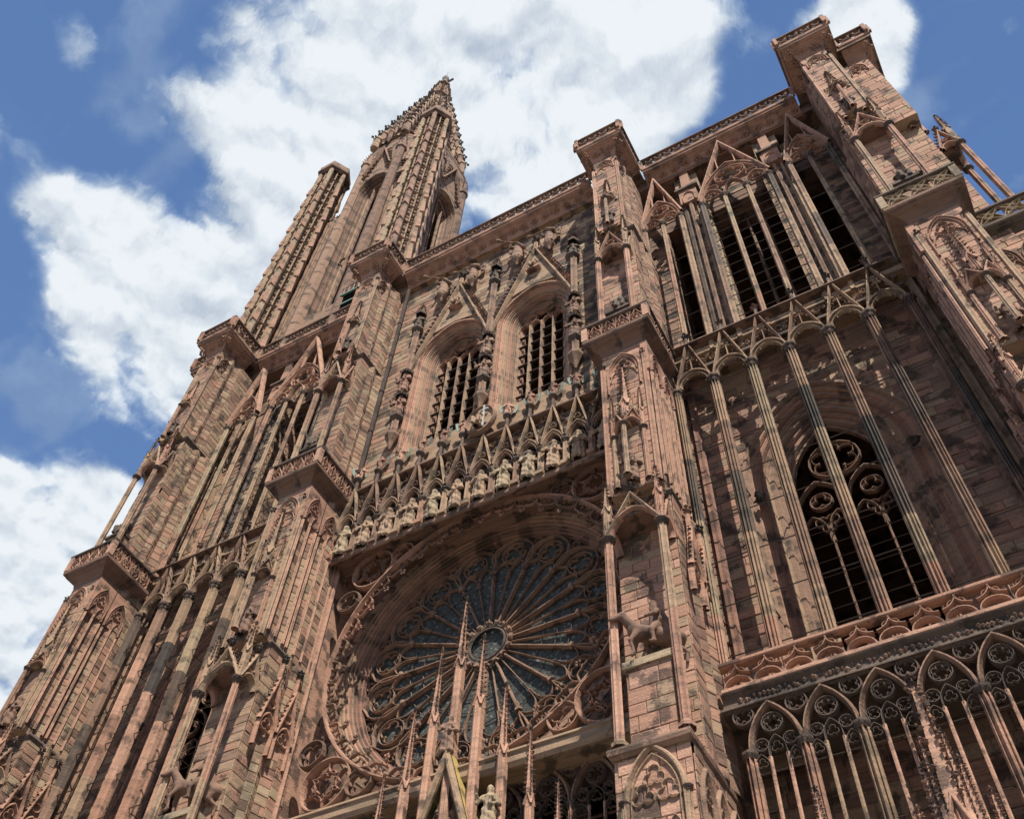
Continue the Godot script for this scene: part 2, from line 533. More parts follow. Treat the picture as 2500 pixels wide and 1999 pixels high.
func make_materials() -> void:
	# weathered sandstone: bedding lines, grain, soot blotches with ragged edges
	var size := 1024
	var grain := noise_image(1, 0.09, size, 4)
	var blot := noise_image(2, 0.0055, size, 6)
	var blot2 := noise_image(3, 0.013, size, 5)
	var bed := noise_image(5, 0.02, size, 4)
	var img := Image.create(size, size, false, Image.FORMAT_RGB8)
	var hgt := Image.create(size, size, false, Image.FORMAT_L8)
	for y in size:
		for x in size:
			var g := grain.get_pixel(x, y).r
			var s1 := smoothstep(0.54, 0.68, blot.get_pixel(x, y).r + (g - 0.5) * 0.25)
			var s2 := smoothstep(0.5, 0.72, blot2.get_pixel((x / 3) % size, (y * 2) % size).r + (g - 0.5) * 0.2)
			var b := bed.get_pixel((x / 4) % size, (y * 4) % size).r
			var k := 0.98 + (g - 0.5) * 0.5 + (b - 0.5) * 0.3
			k *= 1.0 - 0.66 * s1
			k *= 1.0 - 0.26 * s2
			k = clampf(k, 0.12, 1.3) * 0.8
			var w := 0.06 * s1 + 0.03 * s2
			img.set_pixel(x, y, Color(k * (1.0 - w), k, k * (1.0 + w)).linear_to_srgb())
			hgt.set_pixel(x, y, Color(g * 0.55 + b * 0.45, 0, 0))
	var tex := ImageTexture.create_from_image(img)
	var nimg: Image = hgt.duplicate()
	nimg.convert(Image.FORMAT_RGBA8)
	nimg.bump_map_to_normal_map(3.0)
	var ntex := ImageTexture.create_from_image(nimg)
	stone = StandardMaterial3D.new()
	stone.albedo_texture = tex
	stone.vertex_color_use_as_albedo = true
	stone.uv1_triplanar = true
	stone.uv1_world_triplanar = true
	stone.uv1_scale = Vector3(0.115, 0.115, 0.115)
	stone.roughness = 0.92
	stone.normal_enabled = true
	stone.normal_texture = ntex
	stone.normal_scale = 0.7
	for k in PAL.size():
		var m: StandardMaterial3D = stone.duplicate()
		m.vertex_color_use_as_albedo = false
		# 0.77 is the mean of the weathering texture
		m.albedo_color = PAL[k].linear_to_srgb()
		tone_mats.append(m)
	iron = StandardMaterial3D.new()
	iron.albedo_color = Color(0.3, 0.26, 0.24)
	iron.roughness = 0.6
	iron.metallic = 0.4
	verdigris = StandardMaterial3D.new()
	verdigris.albedo_color = Color(0.36, 0.47, 0.43)
	verdigris.roughness = 0.7
	dark_glass = StandardMaterial3D.new()
	dark_glass.albedo_color = Color(0.045, 0.047, 0.052)
	dark_glass.roughness = 0.5
	dark_glass.metallic_specular = 0.0
	wood = StandardMaterial3D.new()
	wood.albedo_color = Color(0.3, 0.24, 0.19)
	wood.roughness = 0.85
	# leaded glass: small panes of slightly different greys between lead lines
	var gi := Image.create(512, 512, false, Image.FORMAT_RGB8)
	var gn := noise_image(9, 0.03, 512, 3)
	var cell := FastNoiseLite.new()
	cell.noise_type = FastNoiseLite.TYPE_CELLULAR
	cell.frequency = 0.055
	cell.seed = 3
	cell.cellular_return_type = FastNoiseLite.RETURN_CELL_VALUE
	var edge: FastNoiseLite = cell.duplicate()
	edge.cellular_return_type = FastNoiseLite.RETURN_DISTANCE2_SUB
	for y in 512:
		for x in 512:
			var k := 0.5 + 0.5 * cell.get_noise_2d(x, y)
			var g := gn.get_pixel(x, y).r
			var c := Color(0.25, 0.265, 0.262).lerp(Color(0.38, 0.395, 0.39), k * 0.75 + (g - 0.5) * 0.9)
			if edge.get_noise_2d(x, y) < -0.86: c = Color(0.2, 0.2, 0.2)
			if g > 0.66 and k > 0.6: c = Color(0.48, 0.5, 0.49)
			gi.set_pixel(x, y, c)
	rose_glass = StandardMaterial3D.new()
	rose_glass.albedo_texture = ImageTexture.create_from_image(gi)
	rose_glass.uv1_triplanar = true
	rose_glass.uv1_world_triplanar = true
	rose_glass.uv1_scale = Vector3(0.3, 0.3, 0.3)
	rose_glass.roughness = 0.55
	rose_glass.metallic_specular = 0.15

func _ready() -> void:
	rng.seed = 20240611
	# camera
	var cam := Camera3D.new()
	cam.name = "camera"
	cam.transform = Transform3D(Basis(Vector3(0.87560645, 0.04154143, -0.48123555), Vector3(0.37705697, 0.56391197, 0.73473214), Vector3(0.30189632, -0.82478942, 0.47810148)), Vector3(16.8445, 1.7, 24.8966))
	cam.fov = 44.5789
	cam.near = 0.1
	cam.far = 2000.0
	add_child(cam)
	cam.current = true
	# sky and exposure
	var env := Environment.new()
	env.background_mode = Environment.BG_SKY
	var sky := Sky.new()
	sky.sky_material = make_sky()
	env.sky = sky
	env.tonemap_mode = Environment.TONE_MAPPER_LINEAR
	env.tonemap_exposure = EXPOSURE
	env.sdfgi_enabled = true
	env.ssao_enabled = true
	env.ssil_enabled = true
	var we := WorldEnvironment.new()
	we.name = "world_environment"
	we.environment = env
	add_child(we)
	# sun: high, from the right of the front
	var sun := DirectionalLight3D.new()
	sun.name = "sun"
	sun.light_energy = 1.6
	sun.light_color = Color(1.0, 0.955, 0.89)
	sun.light_angular_distance = 0.5
	sun.shadow_enabled = true
	add_child(sun)
	sun.look_at_from_position(Vector3(0.95, 2.25, 1.2) * 40.0, Vector3.ZERO, Vector3.UP)
	make_materials()
	make_blocks()
	make_panels()
	build_setting()
	build_statues()
	build_tower()
	for s in [1, -1]:
		build_bay(s)
	build_belfry()
	build_rose()
	build_gallery()
	for s in [1, -1]:
		for k in 2: build_buttress(s, k)
	build_portals()
	build_small()

func build_setting() -> void:
	var g := MB.new()
	g.col = Color(0.3, 0.275, 0.25)
	g.q(Vector3(-900, 0, 900), Vector3(900, 0, 900), Vector3(900, 0, -900), Vector3(-900, 0, -900))
	var o := obj("ground", g, self)
	o.set_meta("kind", "structure")
	# the church behind the front, which closes its windows from behind
	# the dim hall behind the front: floor, walls and vault
	var m := start(7)
	var l := Vector3(-22.6, 0.02, -15.0)
	var h := Vector3(22.6, 63.2, -1.0)
	m.q(Vector3(l.x, l.y, l.z), Vector3(h.x, l.y, l.z), Vector3(h.x, h.y, l.z), Vector3(l.x, h.y, l.z))
	m.q(Vector3(l.x, l.y, h.z), Vector3(l.x, l.y, l.z), Vector3(l.x, h.y, l.z), Vector3(l.x, h.y, h.z))
	m.q(Vector3(h.x, l.y, l.z), Vector3(h.x, l.y, h.z), Vector3(h.x, h.y, h.z), Vector3(h.x, h.y, l.z))
	m.q(Vector3(l.x, h.y, l.z), Vector3(h.x, h.y, l.z), Vector3(h.x, h.y, h.z), Vector3(l.x, h.y, h.z))
	m.q(Vector3(l.x, 41.2, l.z), Vector3(h.x, 41.2, l.z), Vector3(h.x, 41.2, h.z), Vector3(l.x, 41.2, h.z))
	m.q(Vector3(l.x, 20.7, l.z), Vector3(h.x, 20.7, l.z), Vector3(h.x, 20.7, h.z), Vector3(l.x, 20.7, h.z))
	o = obj("nave", m, self)
	o.set_meta("kind", "structure")
# ---------- balustrade panels, made once and repeated ----------
var panel := {}

func curve(pts: Array, k := 6) -> PackedVector2Array:
	var c := Curve2D.new()
	var p := pv(pts)
	for i in p.size():
		var t := Vector2.ZERO
		if i > 0 and i < p.size() - 1: t = (p[i + 1] - p[i - 1]) * 0.22
		c.add_point(p[i], -t, t)
	var out := PackedVector2Array()
	for i in p.size() - 1:
		for j in k: out.append(c.sample(i, float(j) / k))
	out.append(p[p.size() - 1])
	return out

func make_panels() -> void:
	# narrow openwork of the top parapet: unit 0.62 x 1
	var m := start(3)
	m.bar(circle(0, 0.74, 0.2, 10), 0.09, 0.14, 0, true)
	m.bar(curve([-0.31, 0, -0.2, 0.3, 0, 0.5, 0.22, 0.8, 0.31, 1.0], 3), 0.085, 0.15, 0)
	m.bar(curve([0.31, 0, 0.2, 0.3, 0, 0.5, -0.22, 0.8, -0.31, 1.0], 3), 0.085, 0.13, 0)
	m.bar(arc(0, 0.0, 0.22, 0, PI, 6), 0.07, 0.12, 0)
	m.knob(Vector3(-0.27, 0.52, 0), Vector3(0.08, 0.1, 0.08))
	m.knob(Vector3(0.0, 0.24, 0), Vector3(0.06, 0.09, 0.07))
	panel["lace"] = m.mesh()
	# flowing ogees of the lower balconies: unit 0.8 x 1
	m = start(1)
	m.bar(curve([-0.4, 0, -0.36, 0.35, -0.16, 0.62, 0, 1.0], 4), 0.075, 0.16, 0)
	m.bar(curve([0.4, 0, 0.36, 0.35, 0.16, 0.62, 0, 1.0], 4), 0.075, 0.16, 0)
	m.bar(curve([-0.4, 1.0, -0.33, 0.72, -0.42, 0.45, -0.3, 0.3], 4), 0.06, 0.12, 0)
	m.bar(curve([0.4, 1.0, 0.33, 0.72, 0.42, 0.45, 0.3, 0.3], 4), 0.06, 0.12, 0)
	m.bar(foil(0, 0.32, 0.25, 3, PI / 2, 4), 0.05, 0.1, 0, true)
	for p in [[-0.3, 0.85], [0.3, 0.85], [-0.12, 0.12], [0.12, 0.12]]: m.knob(Vector3(p[0], p[1], 0.03), Vector3(0.07, 0.09, 0.07))
	panel["ogee"] = m.mesh()
	# interlaced circles: unit 0.9 x 1
	m = start(5)
	for s in [-1, 1]:
		m.bar(arc(s * 0.45, 0.5, 0.64, PI / 2 - 0.9 if s > 0 else PI / 2 - 0.9 - 0.0, PI * 1.5, 2), 0.001, 0.001, 0)
		m.bar(curve([-0.45 * s, 0, -0.12 * s, 0.28, 0.2 * s, 0.62, 0.45 * s, 1.0], 4), 0.055, 0.12, 0)
		m.bar(curve([-0.45 * s, 0, -0.3 * s, 0.42, 0.05 * s, 0.8, 0.45 * s, 1.0], 4), 0.055, 0.12, 0.005)
	m.bar(pv([0, 0.28, 0.17, 0.5, 0, 0.72, -0.17, 0.5]), 0.05, 0.1, 0, true)
	m.knob(Vector3(0, 0.5, 0), Vector3(0.06, 0.06, 0.06))
	panel["rings"] = m.mesh()
	# cusped arches with concave points of the gallery: unit 0.98 x 1
	m = start(1)
	m.bar(arc(0, -0.02, 0.44, 0, PI, 12), 0.12, 0.26, 0)
	for e in [-1, 1]:
		m.bar(arc(e * 0.24, 0.16, 0.17, PI / 2 - e * 0.5, PI / 2 - e * 2.6, 5), 0.05, 0.14, 0)
		m.bar(arc(e * 0.12, 0.72, 0.13, PI / 2 + e * 0.2, PI / 2 - e * 1.9, 4), 0.045, 0.12, 0)
	m.bar(arc(-0.49, 1.02, 0.5, -PI / 2 + 0.1, -0.04, 7), 0.1, 0.22, 0)
	m.bar(arc(0.49, 1.02, 0.5, PI + 0.04, PI * 1.5 - 0.1, 7), 0.1, 0.22, 0)
	m.knob(Vector3(0, 0.93, 0.02), Vector3(0.09, 0.14, 0.12))
	m.knob(Vector3(0, 0.5, 0.02), Vector3(0.07, 0.1, 0.1))
	panel["arches"] = m.mesh()

# a row of panels from a to b (their feet), each a part
func row(parent: Node, a: Vector3, b: Vector3, kind: String, unit: float, h: float, called := "openwork_panel") -> void:
	var d := b - a
	var k := maxi(1, roundi(d.length() / unit))
	var dir := d.normalized()
	var step := d.length() / k
	var native: float = {"lace": 0.62, "ogee": 0.8, "rings": 0.9, "arches": 0.98}[kind]
	for i in k:
		put(called, panel[kind], parent, Transform3D(Basis(dir * step / native, Vector3(0, h, 0), dir.cross(Vector3.UP) * 1.0), a + dir * step * (i + 0.5)))

const TOP_PROF := [-0.95, 62.95, -0.86, 62.98, -0.84, 63.2, -0.74, 63.55, -0.56, 63.82, -0.34, 63.96, -0.28, 63.97, -0.27, 64.06, -0.16, 64.12, -0.14, 64.26, -0.06, 64.36, -0.05, 64.6, -0.1, 64.66, -0.5, 64.66]
const LOW_PROF := [-0.75, 39.25, -0.68, 39.3, -0.62, 39.6, -0.4, 39.85, -0.22, 39.92, -0.2, 40.02, -0.1, 40.06, -0.06, 40.14, -0.05, 40.3, -0.1, 40.36, -0.5, 40.36]

func coping_prof(y: float, d := 0.34) -> PackedVector2Array:
	return pv([-d, y - 0.17, -0.04, y - 0.17, 0, y - 0.13, 0, y - 0.04, -0.05, y, -d + 0.05, y, -d, y - 0.04, -d, y - 0.17])

# carved flower on the hollow of the top cornice
func rosette_mesh() -> ArrayMesh:
	var m := start(3)
	for i in 6: m.knob(Vector3(cos(i * TAU / 6) * 0.17, sin(i * TAU / 6) * 0.17, 0.05), Vector3(0.12, 0.12, 0.09))
	m.knob(Vector3(0, 0, 0.1), Vector3(0.09, 0.09, 0.1))
	return m.mesh()

var rosette: ArrayMesh

# top parapet along a plan path: cornice, flowers, openwork, coping as parts of parent
func parapet(parent: Node, path: PackedVector2Array, sides: Array) -> void:
	if rosette == null: rosette = rosette_mesh()
	var m := start(1)
	m.cornice(path, pv(TOP_PROF))
	obj("cornice", m, parent)
	m = start(3)
	m.cornice(path, coping_prof(66.0, 0.42))
	obj("coping", m, parent)
	for i in path.size() - 1:
		var a := path[i]
		var b := path[i + 1]
		if not sides[i]: continue
		var d := (b - a).normalized()
		var nrm := Vector2(-d.y, d.x)
		var off := -0.17
		var a3 := Vector3(a.x + nrm.x * off, 64.64, a.y + nrm.y * off)
		var b3 := Vector3(b.x + nrm.x * off, 64.64, b.y + nrm.y * off)
		var ins := Vector3(d.x, 0, d.y) * 0.2
		row(parent, a3 + ins, b3 - ins, "lace", 0.66, 1.2)
		var k := maxi(1, roundi((b - a).length() / 0.82))
		for j in k:
			if (k < 5 and (b - a).length() < 2.2 and j == 0): continue
			var p := a.lerp(b, (j + 0.5) / k) + nrm * -0.66
			var out := Vector3(nrm.x, -0.95, nrm.y).normalized()
			var along := Vector3(d.x, 0, d.y)
			put("rosette", rosette, parent, Transform3D(Basis(along, out.cross(along), out), Vector3(p.x, 63.58, p.y)), tone_mats[1])
		var post := start(1)
		for e in [a3, b3]: post.box(e + Vector3(-0.1, 0, -0.1), e + Vector3(0.1, 1.2, 0.1))
		obj("posts", post, parent, stone, "stuff")

# lower balcony round a buttress
func balcony(parent: Node, x0: float, x1: float, zf: float, zb: float, kind: String) -> void:
	var path := PackedVector2Array([Vector2(x0, zb), Vector2(x0, zf), Vector2(x1, zf), Vector2(x1, zb)])
	var dark := 3
	var m := start(dark)
	m.cornice(path, pv(LOW_PROF))
	m.box(Vector3(x0 + 0.2, 40.28, zb), Vector3(x1 - 0.2, 40.34, zf - 0.2))
	var b := obj("balcony", m, parent)
	m = start(8)
	m.cornice(path, coping_prof(41.54, 0.34))
	obj("coping", m, b)
	for i in 3:
		var a := path[i]
		var e := path[i + 1]
		var d := (e - a).normalized()
		var nrm := Vector2(-d.y, d.x)
		var ins := Vector3(d.x, 0, d.y) * 0.28
		row(b, Vector3(a.x - nrm.x * 0.16, 40.34, a.y - nrm.y * 0.16) + ins, Vector3(e.x - nrm.x * 0.16, 40.34, e.y - nrm.y * 0.16) - ins, kind, 0.78 if kind == "ogee" else 0.95, 1.05)
	for x in [x0 + 0.16, x1 - 0.16]:
		m = start(0 if kind == "ogee" else 5)
		m.box(Vector3(x - 0.14, 40.34, zf - 0.31), Vector3(x + 0.14, 41.38, zf - 0.03))
		obj("post", m, b)

# ---------- tabernacle: two front columns, pointed arch, gable, pinnacles; local space, front towards +z ----------
func tabernacle(parent: Node, xf: Transform3D, w: float, y0: float, cap: float, apex: float, tip: float, dep: float, tones: Array) -> Node3D:
	var t := Node3D.new()
	t.name = "tabernacle"
	parent.add_child(t, true)
	t.transform = xf
	for s in [-1, 1]:
		column(t, s * w, 0, y0, cap, 0.15, tones, 2)
	for face in 3:
		var b := Transform3D.IDENTITY
		var hw := w
		if face > 0:
			var s := 1.0 if face == 1 else -1.0
			hw = dep / 2
			b = Transform3D(Basis(Vector3(0, 0, -s), Vector3.UP, Vector3(s, 0, 0)), Vector3(s * w, 0, -dep / 2))
		var rise := hw * 1.15
		var m := start(pick(tones), b)
		m.bar(parch(0, cap, hw - 0.08, rise), 0.17, 0.26, 0)
		obj("arch", m, t)
		m = start(pick(tones), b)
		var ga := apex if face == 0 else cap + (apex - cap) * 0.82
		m.bar(PackedVector2Array([Vector2(-hw - 0.02, cap + 0.1), Vector2(0, ga), Vector2(hw + 0.02, cap + 0.1)]), 0.13, 0.22, 0.06)
		var cy := lerpf(cap + rise, ga, 0.3)
		m.bar(circle(0, cy, minf(0.26, hw * 0.3), 12), 0.06, 0.14, 0, true)
		m.bar(foil(0, cy, minf(0.23, hw * 0.26), 3, PI / 2, 3), 0.04, 0.1, 0, true)
		obj("gable", m, t)
		m = start(8, b)
		for s in [-1, 1]:
			crocket_line(m, Vector3(s * (hw + 0.05), cap + 0.3, 0.06), Vector3(s * 0.06, ga, 0.06), Vector3(s * 0.8, 0.6, 0), 0.3, 0.09)
		finial(m, Vector3(0, ga + 0.35, 0.06), 0.14)
		obj("crockets", m, t, stone, "stuff")
	var roof := start(3)
	roof.box(Vector3(-w, cap + 0.85 * w, -dep), Vector3(w, cap + 0.85 * w + 0.1, 0))
	obj("vault", roof, t)
	for s in [-1, 1]:
		pinnacle(t, s * w, 0, cap, lerpf(cap, tip, 0.5), tip, 0.26, pick(tones))
	return t

# upper canopy: three slim columns carrying a small vaulted hood with gablets and a crocketed spire
func canopy(parent: Node, xf: Transform3D, w: float, y0: float, cap: float, hood: float, tip: float, tones: Array) -> Node3D:
	var t := Node3D.new()
	t.name = "canopy"
	parent.add_child(t, true)
	t.transform = xf
	var feet := [Vector2(-w, -0.25), Vector2(0, 0.25), Vector2(w, -0.25)]
	for f in feet: column(t, f.x, f.y, y0, cap, 0.1, tones, 1, "colonnette")
	for i in 2:
		var a: Vector2 = feet[i]
		var b: Vector2 = feet[i + 1]
		var d := (b - a).normalized()
		var hw := (b - a).length() / 2
		var m := start(pick(tones), Transform3D(Basis(Vector3(d.x, 0, d.y), Vector3.UP, Vector3(-d.y, 0, d.x)), Vector3((a.x + b.x) / 2, 0, (a.y + b.y) / 2)))
		m.bar(parch(0, cap, hw - 0.04, hw * 1.2), 0.1, 0.16, 0)
		m.bar(PackedVector2Array([Vector2(-hw, cap + 0.1), Vector2(0, cap + hw * 2.6), Vector2(hw, cap + 0.1)]), 0.09, 0.14, 0.05)
		m.col = tone(8)
		for s in [-1, 1]: crocket_line(m, Vector3(s * hw, cap + 0.2, 0.05), Vector3(0, cap + hw * 2.6, 0.05), Vector3(s * 0.8, 0.6, 0), 0.22, 0.06)
		obj("gablet", m, t)
	var m := start(3)
	m.prism(PackedVector2Array([Vector2(-w, -0.3), Vector2(0, 0.22), Vector2(w, -0.3)]), cap + 0.35, cap + 0.45)
	obj("hood", m, t)
	pinnacle(t, 0, -0.1, cap + 0.3, hood, tip, 0.34, pick(tones), 0.0)
	for s in [-1, 1]: pinnacle(t, s * w, -0.2, cap, lerpf(cap, hood, 0.6), lerpf(hood, tip, 0.3), 0.17, pick(tones))
	return t

# blind pointed panel with foils on a flat face; local plane
func blind_arch(parent: Node, xf: Transform3D, cx: float, y0: float, w: float, h: float, foot: float, tn := 1) -> void:
	var m := start(tn, xf)
	m.bar(parch(cx, y0, w, h, foot), 0.1, 0.14, 0.05)
	m.bar(parch(cx, y0, w - 0.12, h - 0.14, y0 - 0.15), 0.06, 0.1, 0.04)
	m.bar(foil(cx, y0 + h * 0.32, w * 0.56, 3, PI / 2, 5), 0.06, 0.1, 0.04, true)
	for s in [-1, 1]: m.bar(parch(cx + s * w * 0.46, y0 - h * 0.42, w * 0.38, h * 0.45), 0.05, 0.1, 0.04)
	obj("blind_arch", m, parent)

# ---------- buttress ----------
func build_buttress(s: int, k: int) -> void:
	var cx: float = s * BUT[k]
	var names := {
		"1,0": "pink stone buttress between the rose window and the bay with no spire above it",
		"-1,0": "tan stone buttress between the rose window and the bay under the openwork spire",
		"1,1": "corner buttress in shade, ending the front on the side away from the spire",
		"-1,1": "corner buttress against the sky at the foot of the spire's side of the front"}
	var th := thing("buttress", names["%d,%d" % [s, k]], "buttress", Vector3(cx, 0, 0), "buttresses of the west front")
	var vis := 1.0 if not (s > 0 and k == 1) else -1.0    # the flank that faces the square's middle
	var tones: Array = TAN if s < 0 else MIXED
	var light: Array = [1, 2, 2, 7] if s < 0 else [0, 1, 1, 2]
	# body: [half width, front z, foot, head]
	var parts := [[1.08, 4.22, 8.0, 18.45], [1.08, 3.0, 18.45, 29.7], [0.95, 3.6, 29.7, 39.3], [1.0, 2.95, 39.3, 52.6], [0.76, 3.52, 52.6, 63.02]]
	var zb := -1.2
	for i in parts.size():
		var p: Array = parts[i]
		var m := start(2)
		m.box(Vector3(-p[0], p[2], zb), Vector3(p[0], p[3], p[1]))
		var core := obj("core", m, th)
		var front := 90 if i > 0 else 20
		# front face
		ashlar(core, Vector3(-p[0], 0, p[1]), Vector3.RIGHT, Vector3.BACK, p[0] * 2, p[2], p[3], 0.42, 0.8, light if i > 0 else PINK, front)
		# flank folded by slim buttress strips, so that the courses run in and out
		var zz: float = p[1]
		var back := 0.9 if k == 0 and vis < 0 else (0.6 if i < 3 else 0.2)
		if k == 0 and vis * cx < 0: back = 0.3 if i < 3 else 1.1
		var folds := [[0.0, zz], [0.0, zz - 0.75], [0.16, zz - 1.05], [0.02, zz - 1.4], [0.2, zz - 1.9], [0.2, back]]
		if i == 0: folds = [[0.0, zz], [0.0, 1.2]]
		for j in folds.size() - 1:
			var a := Vector3(vis * (p[0] + folds[j][0]), 0, folds[j][1])
			var b := Vector3(vis * (p[0] + folds[j + 1][0]), 0, folds[j + 1][1])
			if a.z - b.z < 0.05: continue
			var st := a if vis > 0 else b
			var en := b if vis > 0 else a
			var d := (en - st).normalized()
			var nrm := Vector3(-d.z, 0, d.x)
			if nrm.x * vis < 0: nrm = -nrm
			var fill := start(2)
			fill.q(st + Vector3(0, p[2], 0), en + Vector3(0, p[2], 0), en + Vector3(0, p[3], 0), st + Vector3(0, p[3], 0))
			obj("bedding", fill, core)
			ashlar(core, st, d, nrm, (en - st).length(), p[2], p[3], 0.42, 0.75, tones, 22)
	# corner shafts
	for sx in [-1, 1]:
		var m := start(pick(light))
		m.prism(flutes(sx * 0.96, 3.62, 0.13, 6), 29.7, 38.4, 1.0, false)
		obj("corner_shaft", m, th)
		m = start(pick(light))
		m.prism(flutes(sx * 0.78, 3.54, 0.12, 6), 52.6, 61.6, 1.0, false)
		obj("corner_shaft", m, th)
		m = start(8)
		finial(m, Vector3(sx * 0.78, 61.7, 3.56), 0.13)
		obj("capital", m, th)
		m = start(8)
		finial(m, Vector3(sx * 0.96, 38.45, 3.65), 0.14)
		obj("capital", m, th)
	# ledges
	var m := start(7)
	var hw := 1.2
	m.cornice(PackedVector2Array([Vector2(-hw, 0.8), Vector2(-hw, 4.45), Vector2(hw, 4.45), Vector2(hw, 0.8)]), pv([-0.15, 18.2, -0.02, 18.3, 0, 18.42, -0.02, 18.5, -0.3, 18.72, -1.2, 18.75]))
	obj("ledge", m, th)
	for y in [29.7, 52.6]:
		m = start(8)
		m.cornice(PackedVector2Array([Vector2(-1.12, 0.25), Vector2(-1.12, 3.06), Vector2(1.12, 3.06), Vector2(1.12, 0.25)]), pv([-0.1, y - 0.32, 0.0, y - 0.22, 0.08, y - 0.06, 0.06, y + 0.02, -0.12, y + 0.3, -0.3, y + 0.32]))
		obj("ledge", m, th)
	# blind tracery under the balcony, front and flank
	var flat := Transform3D(Basis.IDENTITY, Vector3(0, 0, 3.62))
	blind_arch(th, flat, 0, 37.6, 0.72, 1.35, 36.2, 1)
	var side := Transform3D(Basis(Vector3(0, 0, -vis), Vector3.UP, Vector3(vis, 0, 0)), Vector3(vis * 1.17, 0, 2.2))
	for u in [-0.86, 0.38]:
		var slab := start(1, side)
		slab.box(Vector3(u * vis - 0.64, 37.0, -0.3), Vector3(u * vis + 0.64, 39.25, 0.01))
		obj("tympanum", slab, th)
		blind_arch(th, side, u * vis, 37.55, 0.5, 1.2, 36.9, 6)
		for e in [-0.5, 0.0, 0.5]:
			var sh := start(0, side)
			sh.prism(flutes(u * vis + e, 0.02, 0.07, 5), 29.95, 37.3 - absf(e), 1.0, false)
			obj("flank_shaft", sh, th)
	blind_arch(th, Transform3D(Basis.IDENTITY, Vector3(0, 0, 3.54)), 0, 61.4, 0.58, 1.0, 60.9, 1)
	blind_arch(th, Transform3D(Basis(Vector3(0, 0, -vis), Vector3.UP, Vector3(vis, 0, 0)), Vector3(vis * 0.8, 0, 2.9)), 0, 61.3, 0.5, 1.0, 60.9, 3)
	# front panel of the lowest stage
	var low := Transform3D(Basis.IDENTITY, Vector3(0, 0, 4.24))
	m = start(2, low)
	m.bar(parch(0.03, 16.85, 0.8, 1.5, 12.0), 0.16, 0.2, 0.06)
	m.bar(parch(0.03, 16.85, 0.66, 1.25, 12.0), 0.07, 0.14, 0.03)
	for f in [[0, 17.45], [-0.34, 16.95], [0.36, 16.95]]: m.bar(foil(f[0] + 0.03, f[1], 0.33, 3, PI / 2 + (0.0 if f[0] == 0 else -signf(f[0]) * 2.1), 6), 0.05, 0.12, 0.03, true)
	for e in [-0.43, 0.03, 0.49]: m.bar(parch(e, 15.75, 0.21, 0.5, 12.0), 0.05, 0.12, 0.03)
	obj("blind_arch", m, th)
	for sx in [-1, 1]: column(th, sx * 0.86 + 0.03, 4.3, 11.0, 16.9, 0.09, [5, 2, 0], 2)
	for j in 3:
		var z := 3.6 - j * 1.0
		var sd := Transform3D(Basis(Vector3(0, 0, -vis), Vector3.UP, Vector3(vis, 0, 0)), Vector3(vis * 1.1, 0, z))
		m = start(7, sd)
		m.bar(parch(0, 16.6, 0.42, 1.1, 12.0), 0.12, 0.18, 0.04)
		m.bar(foil(0, 16.9, 0.26, 3), 0.05, 0.1, 0.03, true)
		obj("blind_arch", m, th)
	# horseman's tabernacle
	tabernacle(th, Transform3D(Basis.IDENTITY, Vector3(0, 0, 4.02)), 0.97, 18.75, 27.1, 28.95, 30.1, 1.0, light)
	m = start(7)
	m.box(Vector3(-0.72, 18.7, 2.9), Vector3(0.72, 21.45, 3.85))
	m.col = tone(5)
	m.box(Vector3(-0.8, 21.45, 2.9), Vector3(0.8, 21.7, 3.97))
	var plinth := obj("plinth", m, th)
	ashlar(plinth, Vector3(-0.72, 0, 3.85), Vector3.RIGHT, Vector3.BACK, 1.44, 18.75, 21.45, 0.5, 0.8, light, 30)
	# gabled arcade on the flank under the ledge
	for j in 2:
		var sd := Transform3D(Basis(Vector3(0, 0, -vis), Vector3.UP, Vector3(vis, 0, 0)), Vector3(vis * 1.34, 0, 2.3 - j * 1.05))
		m = start(1, sd)
		m.bar(parch(0, 25.8, 0.42, 0.75, 24.9), 0.13, 0.2, 0)
		m.bar(foil(0, 26.0, 0.3, 3), 0.05, 0.12, 0, true)
		m.bar(PackedVector2Array([Vector2(-0.5, 26.0), Vector2(0, 28.3), Vector2(0.5, 26.0)]), 0.12, 0.2, 0.05)
		m.bar(circle(0, 27.0, 0.2, 10), 0.05, 0.12, 0, true)
		m.bar(line(Vector2(0, 28.2), Vector2(0, 29.1)), 0.14, 0.16, 0.03)
		obj("gable", m, th)
		m = start(8, sd)
		for e in [-1, 1]: crocket_line(m, Vector3(e * 0.5, 26.2, 0.05), Vector3(e * 0.05, 28.2, 0.05), Vector3(e * 0.8, 0.5, 0), 0.28, 0.08)
		finial(m, Vector3(0, 29.2, 0.05), 0.15)
		obj("crockets", m, th, stone, "stuff")
	canopy(th, Transform3D(Basis.IDENTITY, Vector3(0, 0, 3.95)), 0.62, 29.9, 33.1, 34.9, 37.9, light)
	# upper tabernacle with its seated figure's plinth, and the canopy over it
	tabernacle(th, Transform3D(Basis.IDENTITY, Vector3(0, 0, 3.72)), 0.8, 40.6, 48.8, 51.3, 52.9, 0.85, light)
	m = start(7)
	m.box(Vector3(-0.6, 40.4, 2.8), Vector3(0.6, 43.1, 3.55))
	m.col = tone(8)
	m.box(Vector3(-0.68, 43.1, 2.8), Vector3(0.68, 43.28, 3.65))
	obj("plinth", m, th)
	canopy(th, Transform3D(Basis.IDENTITY, Vector3(0, 0, 3.7)), 0.5, 52.2, 55.8, 57.0, 59.2, light)
	# balconies
	balcony(th, -1.65, 1.65, 4.31, 0.95, "rings" if (s > 0 and k == 1) else "ogee")
	var zi := 1.29 if k == 1 else 1.29
	var pth := PackedVector2Array([Vector2(-1.65, 1.29), Vector2(-1.65, 4.45), Vector2(1.65, 4.45), Vector2(1.65, 1.29)])
	if k == 0: pth[0 if s > 0 else 3].y = 2.29
